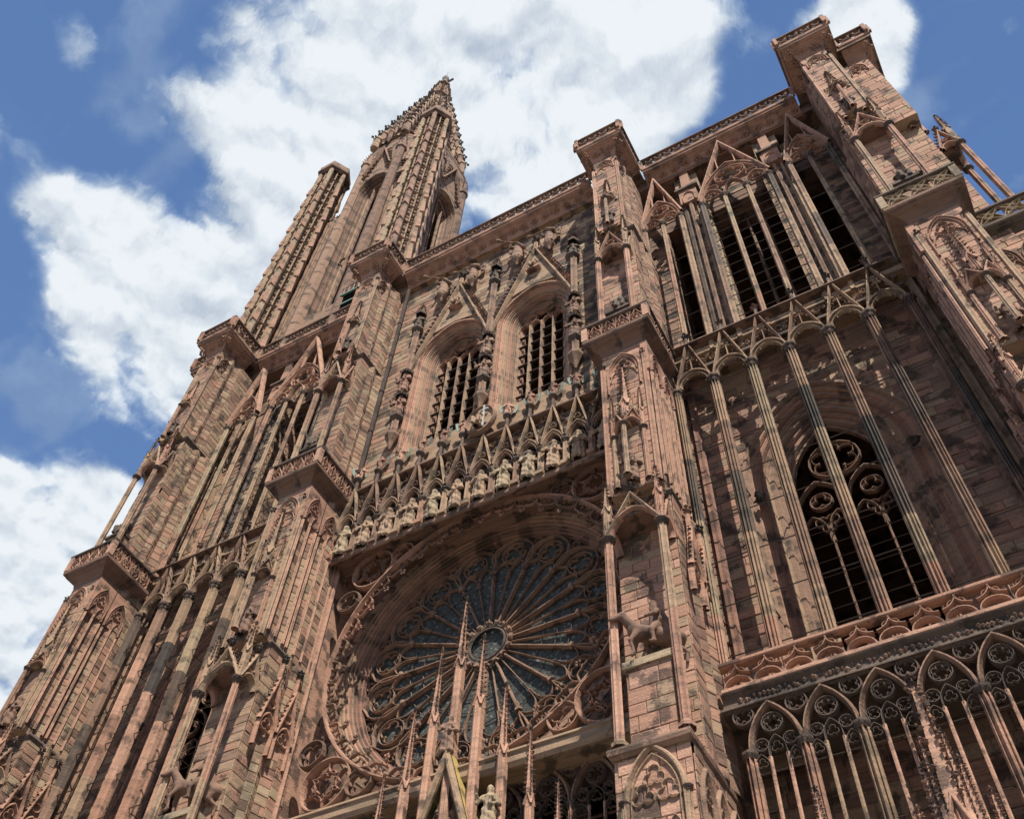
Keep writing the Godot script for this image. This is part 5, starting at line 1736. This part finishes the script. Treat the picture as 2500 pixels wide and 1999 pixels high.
# ---------- tower and spire ----------
func build_tower() -> void:
	var ax := Vector3(-16.6, 0, -4.0)
	var t := thing("north_tower", "octagonal tower with open stair turrets and a crocketed openwork spire above the parapet", "tower", ax)
	var m: MB
	var tn := [2, 7, 7, 2, 3, 7]
	var ro := 5.65
	var off := Vector3(0, 0, -0.55)
	# octagon walls: eight faces with tall windows
	for i in 8:
		var a := TAU * i / 8
		var nrm := Vector3(sin(a), 0, cos(a))
		var ux := Vector3(cos(a), 0, -sin(a))
		var xf := Transform3D(Basis(ux, Vector3.UP, nrm), off + nrm * ro * cos(PI / 8))
		var hw := ro * sin(PI / 8)
		var face := grp("tower_face", t)
		m = start(pick(tn), xf)
		var r := 3.3
		var c := 1.3
		var hf := half_arch(c, r, 94.5)
		var y := 64.5
		while y < 107.0:
			var b0: float = hf.at(y) if y > 69.0 else 0.0
			var b1: float = hf.at(y + 0.75) if y > 68.3 else 0.0
			for e in [-1, 1]: m.q(Vector3(e * hw, y, 0), Vector3(e * b0, y, 0), Vector3(e * b1, y + 0.75, 0), Vector3(e * hw, y + 0.75, 0))
			y += 0.75
		obj("wall", m, face)
		for j in 5:
			m = start([2, 7, 3, 7, 2][j], xf)
			m.roll(pointed(0, 94.5, c, r - j * 0.17, 69.0, 8), 0.12, 0.06 - j * 0.3)
			m.sweep(pointed(0, 94.5, c, r - 0.08 - j * 0.17, 69.0, 8), PackedVector2Array([Vector2(0.1, 0), Vector2(-0.1, 0), Vector2(-0.1, -0.28), Vector2(0.1, -0.34)]), -j * 0.3)
			obj("moulding", m, face)
		m = start(7, xf)
		for e in [-0.45, 0.45]: m.bar(line(Vector2(e, 67.0), Vector2(e, 100.0)), 0.16, 0.3, -0.8)
		for yy in [80.0, 96.0]:
			for e in [-0.9, 0.0, 0.9]: m.bar(parch(e, yy, 0.42, 0.7), 0.1, 0.2, -0.8)
		m.bar(PackedVector2Array([Vector2(-1.6, 98.5), Vector2(0, 104.5), Vector2(1.6, 98.5)]), 0.2, 0.4, 0.3)
		for e in [-1, 1]:
			for j in 7:
				m.bar(arc(e * (1.4 - j * 0.12), 98.0 + j * 0.9, 0.35, 0, PI, 4), 0.09, 0.16, 0.25)
		obj("tracery", m, face)
		# corner pier with pinnacle
		var ca := a + PI / 8
		var px := off.x + sin(ca) * ro
		var pz := off.z + cos(ca) * ro
		m = start(pick(tn))
		m.rings(px, pz, [[64.5, 0.62], [86.0, 0.58], [86.2, 0.5], [102.0, 0.46], [102.2, 0.62], [102.6, 0.6], [106.5, 0.1]], 8)
		var pr := obj("corner_pier", m, t)
		m = start(8)
		for j in 6: crocket_line(m, Vector3(px + cos(j * TAU / 6) * 0.45, 102.8, pz + sin(j * TAU / 6) * 0.45), Vector3(px, 106.2, pz), Vector3(cos(j * TAU / 6), 0, sin(j * TAU / 6)), 0.6, 0.12)
		obj("crockets", m, pr, stone, "stuff")
	m = start(7)
	m.rings(off.x, off.z, [[99.5, 5.3], [99.5, 0.0]], 8, PI / 8)
	obj("vault", m, t)
	m = start(3)
	m.rings(off.x, off.z, [[105.9, 5.4], [106.7, 5.7], [106.9, 5.7], [107.2, 5.6], [107.2, 0.0]], 8, PI / 8)
	obj("octagon_cornice", m, t)
	# walls that tie the front turrets to the octagon
	for sx in [-1, 1]:
		m = start(2)
		var xe := 6.6 if sx > 0 else -5.7
		m.box(Vector3(minf(sx * 2.2, xe), 64.5, 3.7), Vector3(maxf(sx * 2.2, xe), 92.0, 4.2))
		m.col = tone(7)
		for j in 5: m.prism(flutes(sx * 2.5 + sx * j * 0.75, 4.3, 0.16, 5), 64.5, 92.5 - j * 0.4, 1.0, false)
		m.col = tone(8)
		for j in 14: m.knob(Vector3(sx * 2.4 + sx * j * 0.3, 92.2, 4.2), Vector3(0.2, 0.35, 0.2))
		obj("turret_link", m, t)
	# stair turrets
	for sx in [-1, 1]:
		for sz in [1]:
			var at := Vector3(6.8 if sx > 0 else -5.9, 0, sz * 5.2)
			var front: bool = sz > 0
			var tg := grp("stair_turret", t)
			tg.position = at
			var rt := 1.35
			m = MB.new()
			m.col = tone(7)
			m.rings(0, 0, [[64.5, 0.85], [102.0, 0.8], [102.0, 0]], 8)
			obj("stair_core", m, tg)
			for i in 6:
				var a := TAU * i / 6 + PI / 6
				var b := TAU * (i + 1) / 6 + PI / 6
				var p := Vector3(sin(a), 0, cos(a)) * rt
				var q := Vector3(sin(b), 0, cos(b)) * rt
				m = start(pick([2, 2, 7, 5]))
				m.rings(p.x, p.z, [[64.5, 0.32], [85.0, 0.28], [101.6, 0.25], [102.8, 0.02]], 6)
				obj("rib", m, tg)
				var mid := (p + q) / 2
				m = start(2)
				m.rings(mid.x, mid.z, [[64.5, 0.09], [101.8, 0.08]], 5)
				# winding parapets and lattice steps
				for j in 50:
					var y := 65.0 + j * 0.73
					var lift := 0.35 if front else 0.3
					m.rod(p + Vector3(0, y, 0), q + Vector3(0, y + lift, 0), 0.055, 4)
				m.col = tone(7)
				for j in 12:
					var y := 66.0 + j * 3.0 + i * 0.5
					m.rod(p + Vector3(0, y, 0), q + Vector3(0, y + 0.55, 0), 0.16, 4)
				obj("lattice", m, tg)
				if front:
					# saw-tooth gablets along the outer ribs
					m = start(1)
					var d := p.normalized()
					var sd := d.cross(Vector3.UP)
					for j in 11:
						var y := 66.0 + j * 2.95
						var o := p + d * 0.2
						m.q(o + sd * 0.3 + Vector3(0, y, 0), o + d * 0.26 + Vector3(0, y + 0.2, 0), o + d * 0.1 + Vector3(0, y + 2.4, 0), o + sd * 0.1 + Vector3(0, y + 2.5, 0))
						m.q(o + d * 0.26 + Vector3(0, y + 0.2, 0), o - sd * 0.3 + Vector3(0, y, 0), o - sd * 0.1 + Vector3(0, y + 2.5, 0), o + d * 0.1 + Vector3(0, y + 2.4, 0))
						m.tri(o + sd * 0.3 + Vector3(0, y, 0), o - sd * 0.3 + Vector3(0, y, 0), o + d * 0.26 + Vector3(0, y + 0.2, 0))
					obj("gablets", m, tg, stone, "stuff")
			m = start(3)
			m.rings(0, 0, [[101.4, 1.5], [101.8, 1.85], [102.1, 1.85], [102.1, 0]], 6, PI / 2 + PI / 6)
			obj("turret_cornice", m, tg)
			m = start(7)
			m.rings(0, 0, [[102.1, 1.75], [103.1, 1.75], [103.1, 1.5], [102.15, 1.5]], 6, PI / 2 + PI / 6)
			obj("turret_parapet", m, tg)
	# spire: eight flights of little turrets climbing inwards
	var lv := 9
	for k in lv:
		var f := float(k) / lv
		var y := 107.4 + k * 2.6
		var r := lerpf(5.25, 1.6, f)
		var stage := grp("spire_stage", t)
		m = start(pick([2, 7, 3]))
		m.rings(0, 0, [[y + 1.0, r * 0.98], [y + 1.18, r * 1.0], [y + 1.18, r * 0.86], [y + 1.0, r * 0.86], [y + 1.0, r * 0.98]], 8, PI / 8)
		obj("ring_beam", m, stage)
		for i in 8:
			var a := TAU * i / 8 + PI / 8
			var p := Vector3(cos(a) * r, y, sin(a) * r)
			var nx := Vector3(cos(a) * lerpf(5.25, 1.6, (k + 1.0) / lv), y + 2.6, sin(a) * lerpf(5.25, 1.6, (k + 1.0) / lv))
			var sc := lerpf(1.0, 0.62, f)
			m = start(pick([2, 3, 7, 7, 8]))
			m.rings(p.x, p.z, [[y - (0.3 if k == 0 else 1.3), 0.0], [y - (0.3 if k == 0 else 1.3), 0.04 if k else 0.4], [y - 0.2, 0.5 * sc], [y + 2.3, 0.44 * sc], [y + 2.35, 0.56 * sc], [y + 2.5, 0.5 * sc], [y + 4.1, 0.05]], 6)
			var tr := obj("spire_turret", m, stage)
			m = start(8)
			m.knob(p + Vector3(0, 4.3, 0), Vector3(0.36, 0.4, 0.36) * sc)
			m.knob(p + Vector3(cos(a) * 0.42 * sc, 3.2, sin(a) * 0.42 * sc), Vector3(0.16, 0.2, 0.16))
			m.knob(p + Vector3(cos(a) * 0.7 * sc, 2.5, sin(a) * 0.7 * sc), Vector3(0.2, 0.26, 0.2))
			obj("crockets", m, tr, stone, "stuff")
			m = start(3)
			m.rod(p, nx, 0.3 * sc, 5)
			obj("rib", m, stage)
			# lesser pinnacle half way to the next rib
			var h := a + TAU / 16
			var hp := Vector3(cos(h) * r * 0.95, y, sin(h) * r * 0.95)
			m = start(pick([2, 3, 7]))
			m.rings(hp.x, hp.z, [[y - 0.9, 0.04], [y, 0.3 * sc], [y + 1.9, 0.27 * sc], [y + 2.0, 0.36 * sc], [y + 3.4, 0.03]], 5)
			m.knob(hp + Vector3(0, 3.5, 0), Vector3(0.24, 0.3, 0.24) * sc)
			obj("spire_pinnacle", m, stage)
			# panel of little arches between neighbouring ribs
			var b := a + TAU / 8
			var q := Vector3(cos(b) * r, y, sin(b) * r)
			m = start(pick([7, 3, 8]))
			for j in 3:
				var g := p.lerp(q, (j + 1) / 4.0)
				var inw := Vector3(-cos((a + b) / 2), 0, -sin((a + b) / 2)) * 0.18
				m.rod(g, g + Vector3(0, 2.3, 0) + inw * 2.0, 0.11 * sc + 0.02, 4)
				m.knob(g + Vector3(0, 2.7, 0) + inw * 2.0, Vector3(0.2, 0.5, 0.2) * sc)
				m.rod(p.lerp(q, j / 3.0) + Vector3(0, 1.5, 0), p.lerp(q, (j + 1) / 3.0) + Vector3(0, 2.2, 0), 0.07, 4)
			obj("openwork", m, stage)
		m = start(7)
		for i in 8:
			var a := TAU * (i + 0.5) / 8 + PI / 8
			m.rod(Vector3(cos(a) * r * 0.66, y, sin(a) * r * 0.66), Vector3(cos(a) * r * 0.5, y + 2.6, sin(a) * r * 0.5), r * 0.19, 4)
		obj("inner_ribs", m, stage, stone, "stuff")
	# lantern, crown and cross
	m = start(7)
	m.rings(0, 0, [[129.8, 1.3], [130.2, 1.85], [130.6, 1.85], [130.6, 1.25], [134.6, 1.1], [135.2, 1.5], [135.6, 1.5], [135.8, 1.1], [136.4, 0.85], [141.0, 0.62], [141.4, 0.95], [141.8, 0.9], [142.2, 0.5], [145.0, 0.3]], 8)
	obj("lantern", m, t)
	for i in 8:
		var a := TAU * i / 8
		for lvl in [[130.6, 1.65, 2.6], [132.6, 1.45, 2.6], [135.6, 1.25, 2.0], [137.4, 0.95, 2.0], [139.2, 0.75, 2.0]]:
			m = start(pick([2, 7, 8, 3]))
			m.rings(cos(a) * lvl[1], sin(a) * lvl[1], [[lvl[0] - 0.4, 0.05], [lvl[0], 0.22], [lvl[0] + lvl[2] * 0.6, 0.2], [lvl[0] + lvl[2], 0.03]], 5)
			m.knob(Vector3(cos(a) * lvl[1] * 1.15, lvl[0] + lvl[2], sin(a) * lvl[1] * 1.15), Vector3(0.26, 0.32, 0.26))
			m.knob(Vector3(cos(a) * (lvl[1] + 0.3), lvl[0] + lvl[2] * 0.55, sin(a) * (lvl[1] + 0.3)), Vector3(0.18, 0.22, 0.18))
			obj("crown_pinnacle", m, t)
	m = MB.new()
	m.col = Color(0.2, 0.2, 0.2)
	m.rod(Vector3(-1.5, 142.8, 0), Vector3(1.5, 142.8, 0), 0.16, 5)
	m.rod(Vector3(0, 142.2, 0), Vector3(0, 146.4, 0), 0.15, 5)
	m.rod(Vector3(0, 146.2, 0), Vector3(0, 148.6, 0), 0.04, 4)
	m.rings(0, 0, [[143.8, 0.3], [144.6, 0.55], [145.4, 0.5], [146.1, 0.2]], 6)
	obj("cross", m, t)

# ---------- carved figures: one continuous skin round a jointed body ----------
var statue_kinds := {}

func skin(bones: Array, lo: Vector3, hi: Vector3, cell: float, fold: float) -> ArrayMesh:
	var nx := int((hi.x - lo.x) / cell) + 2
	var ny := int((hi.y - lo.y) / cell) + 2
	var nz := int((hi.z - lo.z) / cell) + 2
	var f := PackedFloat32Array()
	f.resize(nx * ny * nz)
	f.fill(1.0)
	for b in bones:
		var p: Vector3 = b[0]
		var q: Vector3 = b[1]
		var r0: float = b[2]
		var r1: float = b[3]
		var sm := 0.05
		var reach := maxf(r0, r1) + 0.16
		var l := (p.min(q) - Vector3.ONE * reach - lo) / cell
		var h := (p.max(q) + Vector3.ONE * reach - lo) / cell
		var d := q - p
		var dd := maxf(d.length_squared(), 1e-6)
		for k in range(maxi(0, int(l.z)), mini(nz, int(h.z) + 2)):
			for j in range(maxi(0, int(l.y)), mini(ny, int(h.y) + 2)):
				for i in range(maxi(0, int(l.x)), mini(nx, int(h.x) + 2)):
					var x := lo + Vector3(i, j, k) * cell
					var t := clampf((x - p).dot(d) / dd, 0, 1)
					var s := (x - p - d * t).length() - lerpf(r0, r1, t)
					var at := (k * ny + j) * nx + i
					var o := f[at]
					var m := clampf(0.5 + 0.5 * (o - s) / sm, 0, 1)
					f[at] = lerpf(o, s, m) - sm * m * (1.0 - m)
	if fold > 0.0:
		for k in nz:
			for j in ny:
				for i in nx:
					var x := lo + Vector3(i, j, k) * cell
					if x.y < 1.4:
						var at := (k * ny + j) * nx + i
						f[at] += fold * sin(atan2(x.x, x.z) * 9.0 + x.y * 2.2) * clampf((1.4 - x.y) * 2.0, 0, 1) * 0.5 + fold * 0.35 * sin(x.y * 17.0 + x.x * 14.0)
	var vid := {}
	var st := SurfaceTool.new()
	st.begin(Mesh.PRIMITIVE_TRIANGLES)
	st.set_smooth_group(0)
	var pts := PackedVector3Array()
	for k in nz - 1:
		for j in ny - 1:
			for i in nx - 1:
				var sum := Vector3.ZERO
				var cnt := 0
				var v8 := []
				for c in 8:
					v8.append(f[((k + (c >> 2)) * ny + j + ((c >> 1) & 1)) * nx + i + (c & 1)])
				var neg := 0
				for c in 8:
					if v8[c] < 0: neg += 1
				if neg == 0 or neg == 8: continue
				for e in [[0, 1], [2, 3], [4, 5], [6, 7], [0, 2], [1, 3], [4, 6], [5, 7], [0, 4], [1, 5], [2, 6], [3, 7]]:
					var a: float = v8[e[0]]
					var b: float = v8[e[1]]
					if (a < 0) != (b < 0):
						var t := a / (a - b)
						var pa := Vector3(e[0] & 1, (e[0] >> 1) & 1, e[0] >> 2)
						var pb := Vector3(e[1] & 1, (e[1] >> 1) & 1, e[1] >> 2)
						sum += pa.lerp(pb, t)
						cnt += 1
				vid[(k * ny + j) * nx + i] = pts.size()
				pts.append(lo + (Vector3(i, j, k) + sum / cnt) * cell)
	for p in pts:
		st.set_color(Color(1, 1, 1))
		st.add_vertex(p)
	for k in range(1, nz - 1):
		for j in range(1, ny - 1):
			for i in range(1, nx - 1):
				var at := (k * ny + j) * nx + i
				var a := f[at] < 0
				for ax in 3:
					var stp: int = [1, nx, nx * ny][ax]
					var b := f[at + stp] < 0
					if a == b: continue
					var u: int = [nx, nx * ny, 1][ax]
					var w: int = [nx * ny, 1, nx][ax]
					var q := [vid.get(at - u - w, -1), vid.get(at - w, -1), vid.get(at, -1), vid.get(at - u, -1)]
					if q.min() < 0: continue
					if not a: q.reverse()
					for o in [0, 2, 1, 0, 3, 2]: st.add_index(q[o])
	st.generate_normals()
	return st.commit()

func bone(ax: float, ay: float, az: float, bx: float, by: float, bz: float, r0: float, r1: float) -> Array:
	return [Vector3(ax, ay, az), Vector3(bx, by, bz), r0, r1]

func head_bones(y: float, z := 0.0, x := 0.0, beard := true) -> Array:
	var b := [bone(x, y - 0.28, z - 0.02, x, y - 0.1, z, 0.07, 0.065), bone(x, y, z - 0.01, x, y + 0.05, z, 0.105, 0.11), bone(x, y - 0.07, z + 0.03, x, y - 0.02, z + 0.04, 0.07, 0.075), bone(x, y + 0.02, z + 0.11, x, y - 0.03, z + 0.135, 0.014, 0.024), bone(x - 0.09, y + 0.02, z - 0.04, x - 0.09, y - 0.14, z - 0.05, 0.06, 0.05), bone(x + 0.09, y + 0.02, z - 0.04, x + 0.09, y - 0.14, z - 0.05, 0.06, 0.05)]
	if beard: b.append(bone(x, y - 0.1, z + 0.08, x, y - 0.22, z + 0.09, 0.065, 0.04))
	return b

func build_statues() -> void:
	var robe := [bone(0, 0.1, 0, 0, 0.9, 0, 0.23, 0.2), bone(-0.1, 0.08, 0.05, -0.09, 0.8, 0.02, 0.18, 0.16), bone(0.12, 0.08, 0.04, 0.1, 0.8, 0.02, 0.17, 0.16), bone(0, 0.9, 0, 0, 1.32, 0, 0.2, 0.19), bone(-0.19, 1.38, 0, 0.19, 1.38, 0, 0.1, 0.1), bone(0.08, 0.0, 0.14, 0.08, 0.04, 0.22, 0.06, 0.05), bone(-0.1, 0.0, 0.12, -0.1, 0.04, 0.2, 0.06, 0.05)]
	var lo := Vector3(-0.62, -0.08, -0.42)
	var hi := Vector3(0.62, 2.0, 0.55)
	var folded := [bone(-0.26, 1.36, 0, -0.34, 1.05, 0.06, 0.09, 0.085), bone(-0.34, 1.05, 0.06, -0.06, 1.1, 0.24, 0.08, 0.06), bone(0.26, 1.36, 0, 0.35, 1.06, 0.05, 0.09, 0.085), bone(0.35, 1.06, 0.05, 0.1, 0.98, 0.24, 0.08, 0.06), bone(0.05, 0.85, 0.2, 0.1, 0.4, 0.24, 0.1, 0.06)]
	var raised := [bone(-0.26, 1.36, 0, -0.4, 1.1, 0.1, 0.09, 0.08), bone(-0.4, 1.1, 0.1, -0.42, 1.34, 0.26, 0.075, 0.05), bone(0.26, 1.36, 0, 0.34, 1.04, 0.04, 0.09, 0.085), bone(0.34, 1.04, 0.04, 0.08, 1.0, 0.23, 0.08, 0.06), bone(0.12, 0.95, 0.24, 0.12, 1.22, 0.24, 0.07, 0.07)]
	statue_kinds["apostle0"] = skin(robe + folded + head_bones(1.68), lo, hi, 0.038, 0.04)
	statue_kinds["apostle1"] = skin(robe + raised + head_bones(1.68, 0.02, 0.02), lo, hi, 0.038, 0.045)
	statue_kinds["saint"] = statue_kinds["apostle1"]
	var wings := [bone(-0.12, 1.3, -0.14, -0.45, 1.55, -0.26, 0.07, 0.06), bone(-0.45, 1.55, -0.26, -0.42, 0.75, -0.3, 0.09, 0.03), bone(-0.3, 1.4, -0.24, -0.28, 0.85, -0.26, 0.09, 0.04), bone(0.12, 1.3, -0.14, 0.45, 1.55, -0.26, 0.07, 0.06), bone(0.45, 1.55, -0.26, 0.42, 0.75, -0.3, 0.09, 0.03), bone(0.3, 1.4, -0.24, 0.28, 0.85, -0.26, 0.09, 0.04)]
	statue_kinds["angel"] = skin(robe + folded + wings + head_bones(1.66, 0, 0, false), lo, hi, 0.05, 0.03)
	var horn := [bone(-0.26, 1.36, 0, -0.4, 1.2, 0.12, 0.09, 0.08), bone(-0.4, 1.2, 0.12, -0.3, 1.46, 0.26, 0.075, 0.05), bone(0.26, 1.36, 0, 0.34, 1.08, 0.08, 0.09, 0.08), bone(0.34, 1.08, 0.08, 0.0, 1.4, 0.26, 0.08, 0.05), bone(-0.02, 1.62, 0.14, -0.78, 1.3, 0.5, 0.03, 0.045), bone(-0.78, 1.3, 0.5, -0.9, 1.25, 0.56, 0.05, 0.12)]
	statue_kinds["trumpeter"] = skin(robe + horn + wings + head_bones(1.66, 0, 0, false), Vector3(-1.1, -0.08, -0.42), Vector3(0.62, 2.0, 0.75), 0.055, 0.03)
	var sit := [bone(0, 0.55, -0.1, 0, 1.05, -0.08, 0.24, 0.19), bone(-0.2, 1.12, -0.08, 0.2, 1.12, -0.08, 0.1, 0.1), bone(-0.14, 0.55, -0.05, -0.17, 0.56, 0.38, 0.15, 0.13), bone(0.14, 0.55, -0.05, 0.17, 0.56, 0.38, 0.15, 0.13), bone(-0.17, 0.54, 0.38, -0.16, 0.08, 0.42, 0.12, 0.1), bone(0.17, 0.54, 0.38, 0.16, 0.08, 0.42, 0.12, 0.1), bone(-0.1, 0.4, 0.1, 0.1, 0.4, 0.1, 0.26, 0.26), bone(0, 0.15, 0.15, 0, 0.4, 0.1, 0.26, 0.24), bone(-0.27, 1.08, -0.06, -0.36, 0.8, 0.08, 0.085, 0.075), bone(-0.36, 0.8, 0.08, -0.16, 0.72, 0.34, 0.07, 0.055), bone(0.27, 1.08, -0.06, 0.37, 0.82, 0.08, 0.085, 0.075), bone(0.37, 0.82, 0.08, 0.26, 0.98, 0.32, 0.07, 0.05)]
	statue_kinds["seated"] = skin(sit + head_bones(1.42, -0.04) + [bone(0, 1.52, -0.05, 0, 1.62, -0.05, 0.1, 0.11)], Vector3(-0.62, -0.08, -0.5), Vector3(0.62, 1.85, 0.7), 0.05, 0.025)
	# horse and rider, seen from the horse's head; the horse walks towards +z and slightly +x
	var horse := [bone(0, 1.12, -0.75, 0, 1.14, 0.1, 0.3, 0.28), bone(0, 1.14, 0.1, 0, 1.2, 0.55, 0.28, 0.27), bone(0, 1.3, 0.6, 0, 1.78, 0.95, 0.2, 0.14), bone(0, 1.82, 0.95, 0, 1.58, 1.34, 0.13, 0.08), bone(-0.06, 1.95, 0.92, -0.07, 2.05, 0.92, 0.035, 0.015), bone(0.06, 1.95, 0.92, 0.07, 2.05, 0.92, 0.035, 0.015),
		bone(-0.15, 1.05, 0.55, -0.15, 0.62, 0.6, 0.13, 0.08), bone(-0.15, 0.62, 0.6, -0.15, 0.12, 0.52, 0.065, 0.055), bone(-0.15, 0.1, 0.52, -0.15, 0.03, 0.58, 0.07, 0.07), bone(0.15, 1.05, 0.55, 0.15, 0.7, 0.78, 0.13, 0.08), bone(0.15, 0.7, 0.78, 0.15, 0.22, 0.7, 0.065, 0.055), bone(0.15, 0.2, 0.7, 0.15, 0.12, 0.76, 0.07, 0.07),
		bone(-0.15, 1.05, -0.75, -0.16, 0.75, -0.58, 0.2, 0.12), bone(-0.16, 0.75, -0.58, -0.16, 0.48, -0.88, 0.1, 0.065), bone(-0.16, 0.48, -0.88, -0.16, 0.08, -0.8, 0.06, 0.06), bone(0.15, 1.05, -0.75, 0.16, 0.75, -0.6, 0.2, 0.12), bone(0.16, 0.75, -0.6, 0.16, 0.48, -0.98, 0.1, 0.065), bone(0.16, 0.48, -0.98, 0.16, 0.08, -0.92, 0.06, 0.06), bone(0, 1.25, -1.0, 0, 0.5, -1.15, 0.09, 0.05),
		bone(0, 1.4, -0.1, 0, 1.95, -0.1, 0.2, 0.19), bone(-0.2, 2.0, -0.1, 0.2, 2.0, -0.1, 0.11, 0.11), bone(-0.2, 1.42, -0.05, -0.36, 1.05, 0.15, 0.14, 0.1), bone(-0.36, 1.05, 0.15, -0.36, 0.62, 0.08, 0.09, 0.06), bone(-0.36, 0.6, 0.08, -0.36, 0.58, 0.25, 0.06, 0.05), bone(0.2, 1.42, -0.05, 0.36, 1.05, 0.15, 0.14, 0.1), bone(0.36, 1.05, 0.15, 0.36, 0.62, 0.08, 0.09, 0.06), bone(0.36, 0.6, 0.08, 0.36, 0.58, 0.25, 0.06, 0.05), bone(-0.27, 1.98, -0.1, -0.36, 1.7, 0.05, 0.09, 0.08), bone(-0.36, 1.7, 0.05, -0.12, 1.62, 0.3, 0.07, 0.05), bone(0.27, 1.98, -0.1, 0.4, 1.72, 0.0, 0.09, 0.08), bone(0.4, 1.72, 0.0, 0.3, 1.66, 0.3, 0.07, 0.05), bone(0, 1.95, -0.28, 0, 1.3, -0.55, 0.2, 0.24), bone(-0.2, 1.7, -0.28, -0.24, 1.2, -0.5, 0.12, 0.14), bone(0.2, 1.7, -0.28, 0.24, 1.2, -0.5, 0.12, 0.14)]
	statue_kinds["rider"] = skin(horse + head_bones(2.32, -0.08) + [bone(0, 2.42, -0.08, 0, 2.5, -0.08, 0.115, 0.13)], Vector3(-0.6, -0.08, -1.35), Vector3(0.6, 2.75, 1.5), 0.055, 0.0)

var statue_mats := {}

func statue(kind: String, label: String, at: Vector3, turn: float, size: float, tn: int, group: String, i := 0) -> void:
	var called: String = {"apostle": "apostle_statue", "saint": "saint_statue", "angel": "angel_statue", "trumpeter": "trumpeter_statue", "seated": "seated_statue", "rider": "horseman_statue"}[kind]
	var key: String = kind
	if kind == "apostle": key = "apostle%d" % (i % 2)
	var t := thing(called, label, "statue", at, group, turn)
	t.scale = Vector3.ONE * size
	var o := obj("figure", statue_kinds[key], t, tone_mats[tn])
	if kind == "trumpeter":
		var b := start(7)
		b.rings(0, 0, [[-0.6, 0.03], [-0.35, 0.1], [-0.1, 0.24], [0.02, 0.27], [0.02, 0]], 8)
		obj("bracket", b, t)
	if kind == "apostle":
		var m := start(8)
		m.rings(0, 0, [[-0.02, 0.2], [0.02, 0.24]], 12)
		m.xf = Transform3D(Basis(Vector3.RIGHT, PI / 2), Vector3(0, 1.72, -0.1))
		m.rings(0, 0, [[-0.02, 0.2], [-0.02, 0.27], [0.02, 0.27], [0.02, 0.2]], 14)
		obj("halo", m, t)
	if kind == "angel" and size < 0.8:
		for e in [-1, 1]:
			var m := MB.new()
			m.xf = Transform3D(Basis(Vector3(e, 0, 0), Vector3.UP, Vector3.BACK), Vector3.ZERO)
			m.plate(PackedVector2Array([Vector2(0.3, 1.4), Vector2(0.55, 1.78), Vector2(0.74, 1.7), Vector2(0.68, 1.2), Vector2(0.56, 0.8), Vector2(0.38, 0.72)]), -0.3, -0.26)
			obj("metal_wing", m, t, verdigris)

func build_small() -> void:
	var spots := [["pink inner buttress", 1, 0], ["tan inner buttress", -1, 0], ["shaded corner buttress", 1, 1], ["spire-side corner buttress", -1, 1]]
	for p in spots:
		var cx: float = p[1] * BUT[p[2]]
		statue("rider", "stone king on horseback in the tabernacle of the " + p[0], Vector3(cx + 0.1, 21.7, 3.5), -0.95, 0.97, 3, "horsemen in the buttress tabernacles")
		statue("seated", "stone figure seated in the upper tabernacle of the " + p[0], Vector3(cx, 43.28, 3.25), 0.2, 1.0, 8, "seated figures in the upper tabernacles")
		statue("saint", "stone saint under the canopy above the horseman of the " + p[0], Vector3(cx, 30.0, 3.75), 0.2, 0.95, 3, "saints under the lower canopies")
		statue("saint", "stone saint under the highest canopy of the " + p[0], Vector3(cx, 52.9, 3.62), 0.2, 0.9, 8, "saints under the highest canopies")
	var d := thing("rain_pipe", "dark rain pipe running down the belfry wall beside the tan buttress", "pipe", Vector3(-7.05, 0, 1.45))
	var m := MB.new()
	m.col = Color(0.07, 0.045, 0.04)
	m.rod(Vector3(0, 42.3, 0), Vector3(0, 62.8, 0), 0.12, 8)
	for y in [46, 50, 54, 58]: m.rings(0, 0, [[y, 0.13], [y + 0.02, 0.16], [y + 0.16, 0.16], [y + 0.18, 0.13]], 8)
	obj("pipe", m, d)

	# small cabin with a railing on the platform at the foot of the tower
	var c := thing("roof_cabin", "small dark metal cabin with a railing behind the parapet at the spire's foot", "cabin", Vector3(-13.6, 66.0, 0.4))
	m = MB.new()
	m.box(Vector3(-0.8, 0.0, -0.7), Vector3(0.8, 2.6, 0.7))
	obj("body", m, c, dark_glass)
	m = MB.new()
	m.box(Vector3(-0.95, 2.6, -0.85), Vector3(0.95, 2.8, 0.85))
	m.box(Vector3(-0.9, 1.15, 0.71), Vector3(0.9, 1.35, 0.75))
	obj("roof", m, c, verdigris)
	m = MB.new()
	for i in 5: m.rod(Vector3(-0.9 + i * 0.45, 2.8, 0.8), Vector3(-0.9 + i * 0.45, 3.7, 0.8), 0.025, 4)
	m.rod(Vector3(-0.95, 3.7, 0.8), Vector3(0.95, 3.7, 0.8), 0.03, 4)
	m.rod(Vector3(-0.95, 3.25, 0.8), Vector3(0.95, 3.25, 0.8), 0.02, 4)
	obj("railing", m, c, iron)
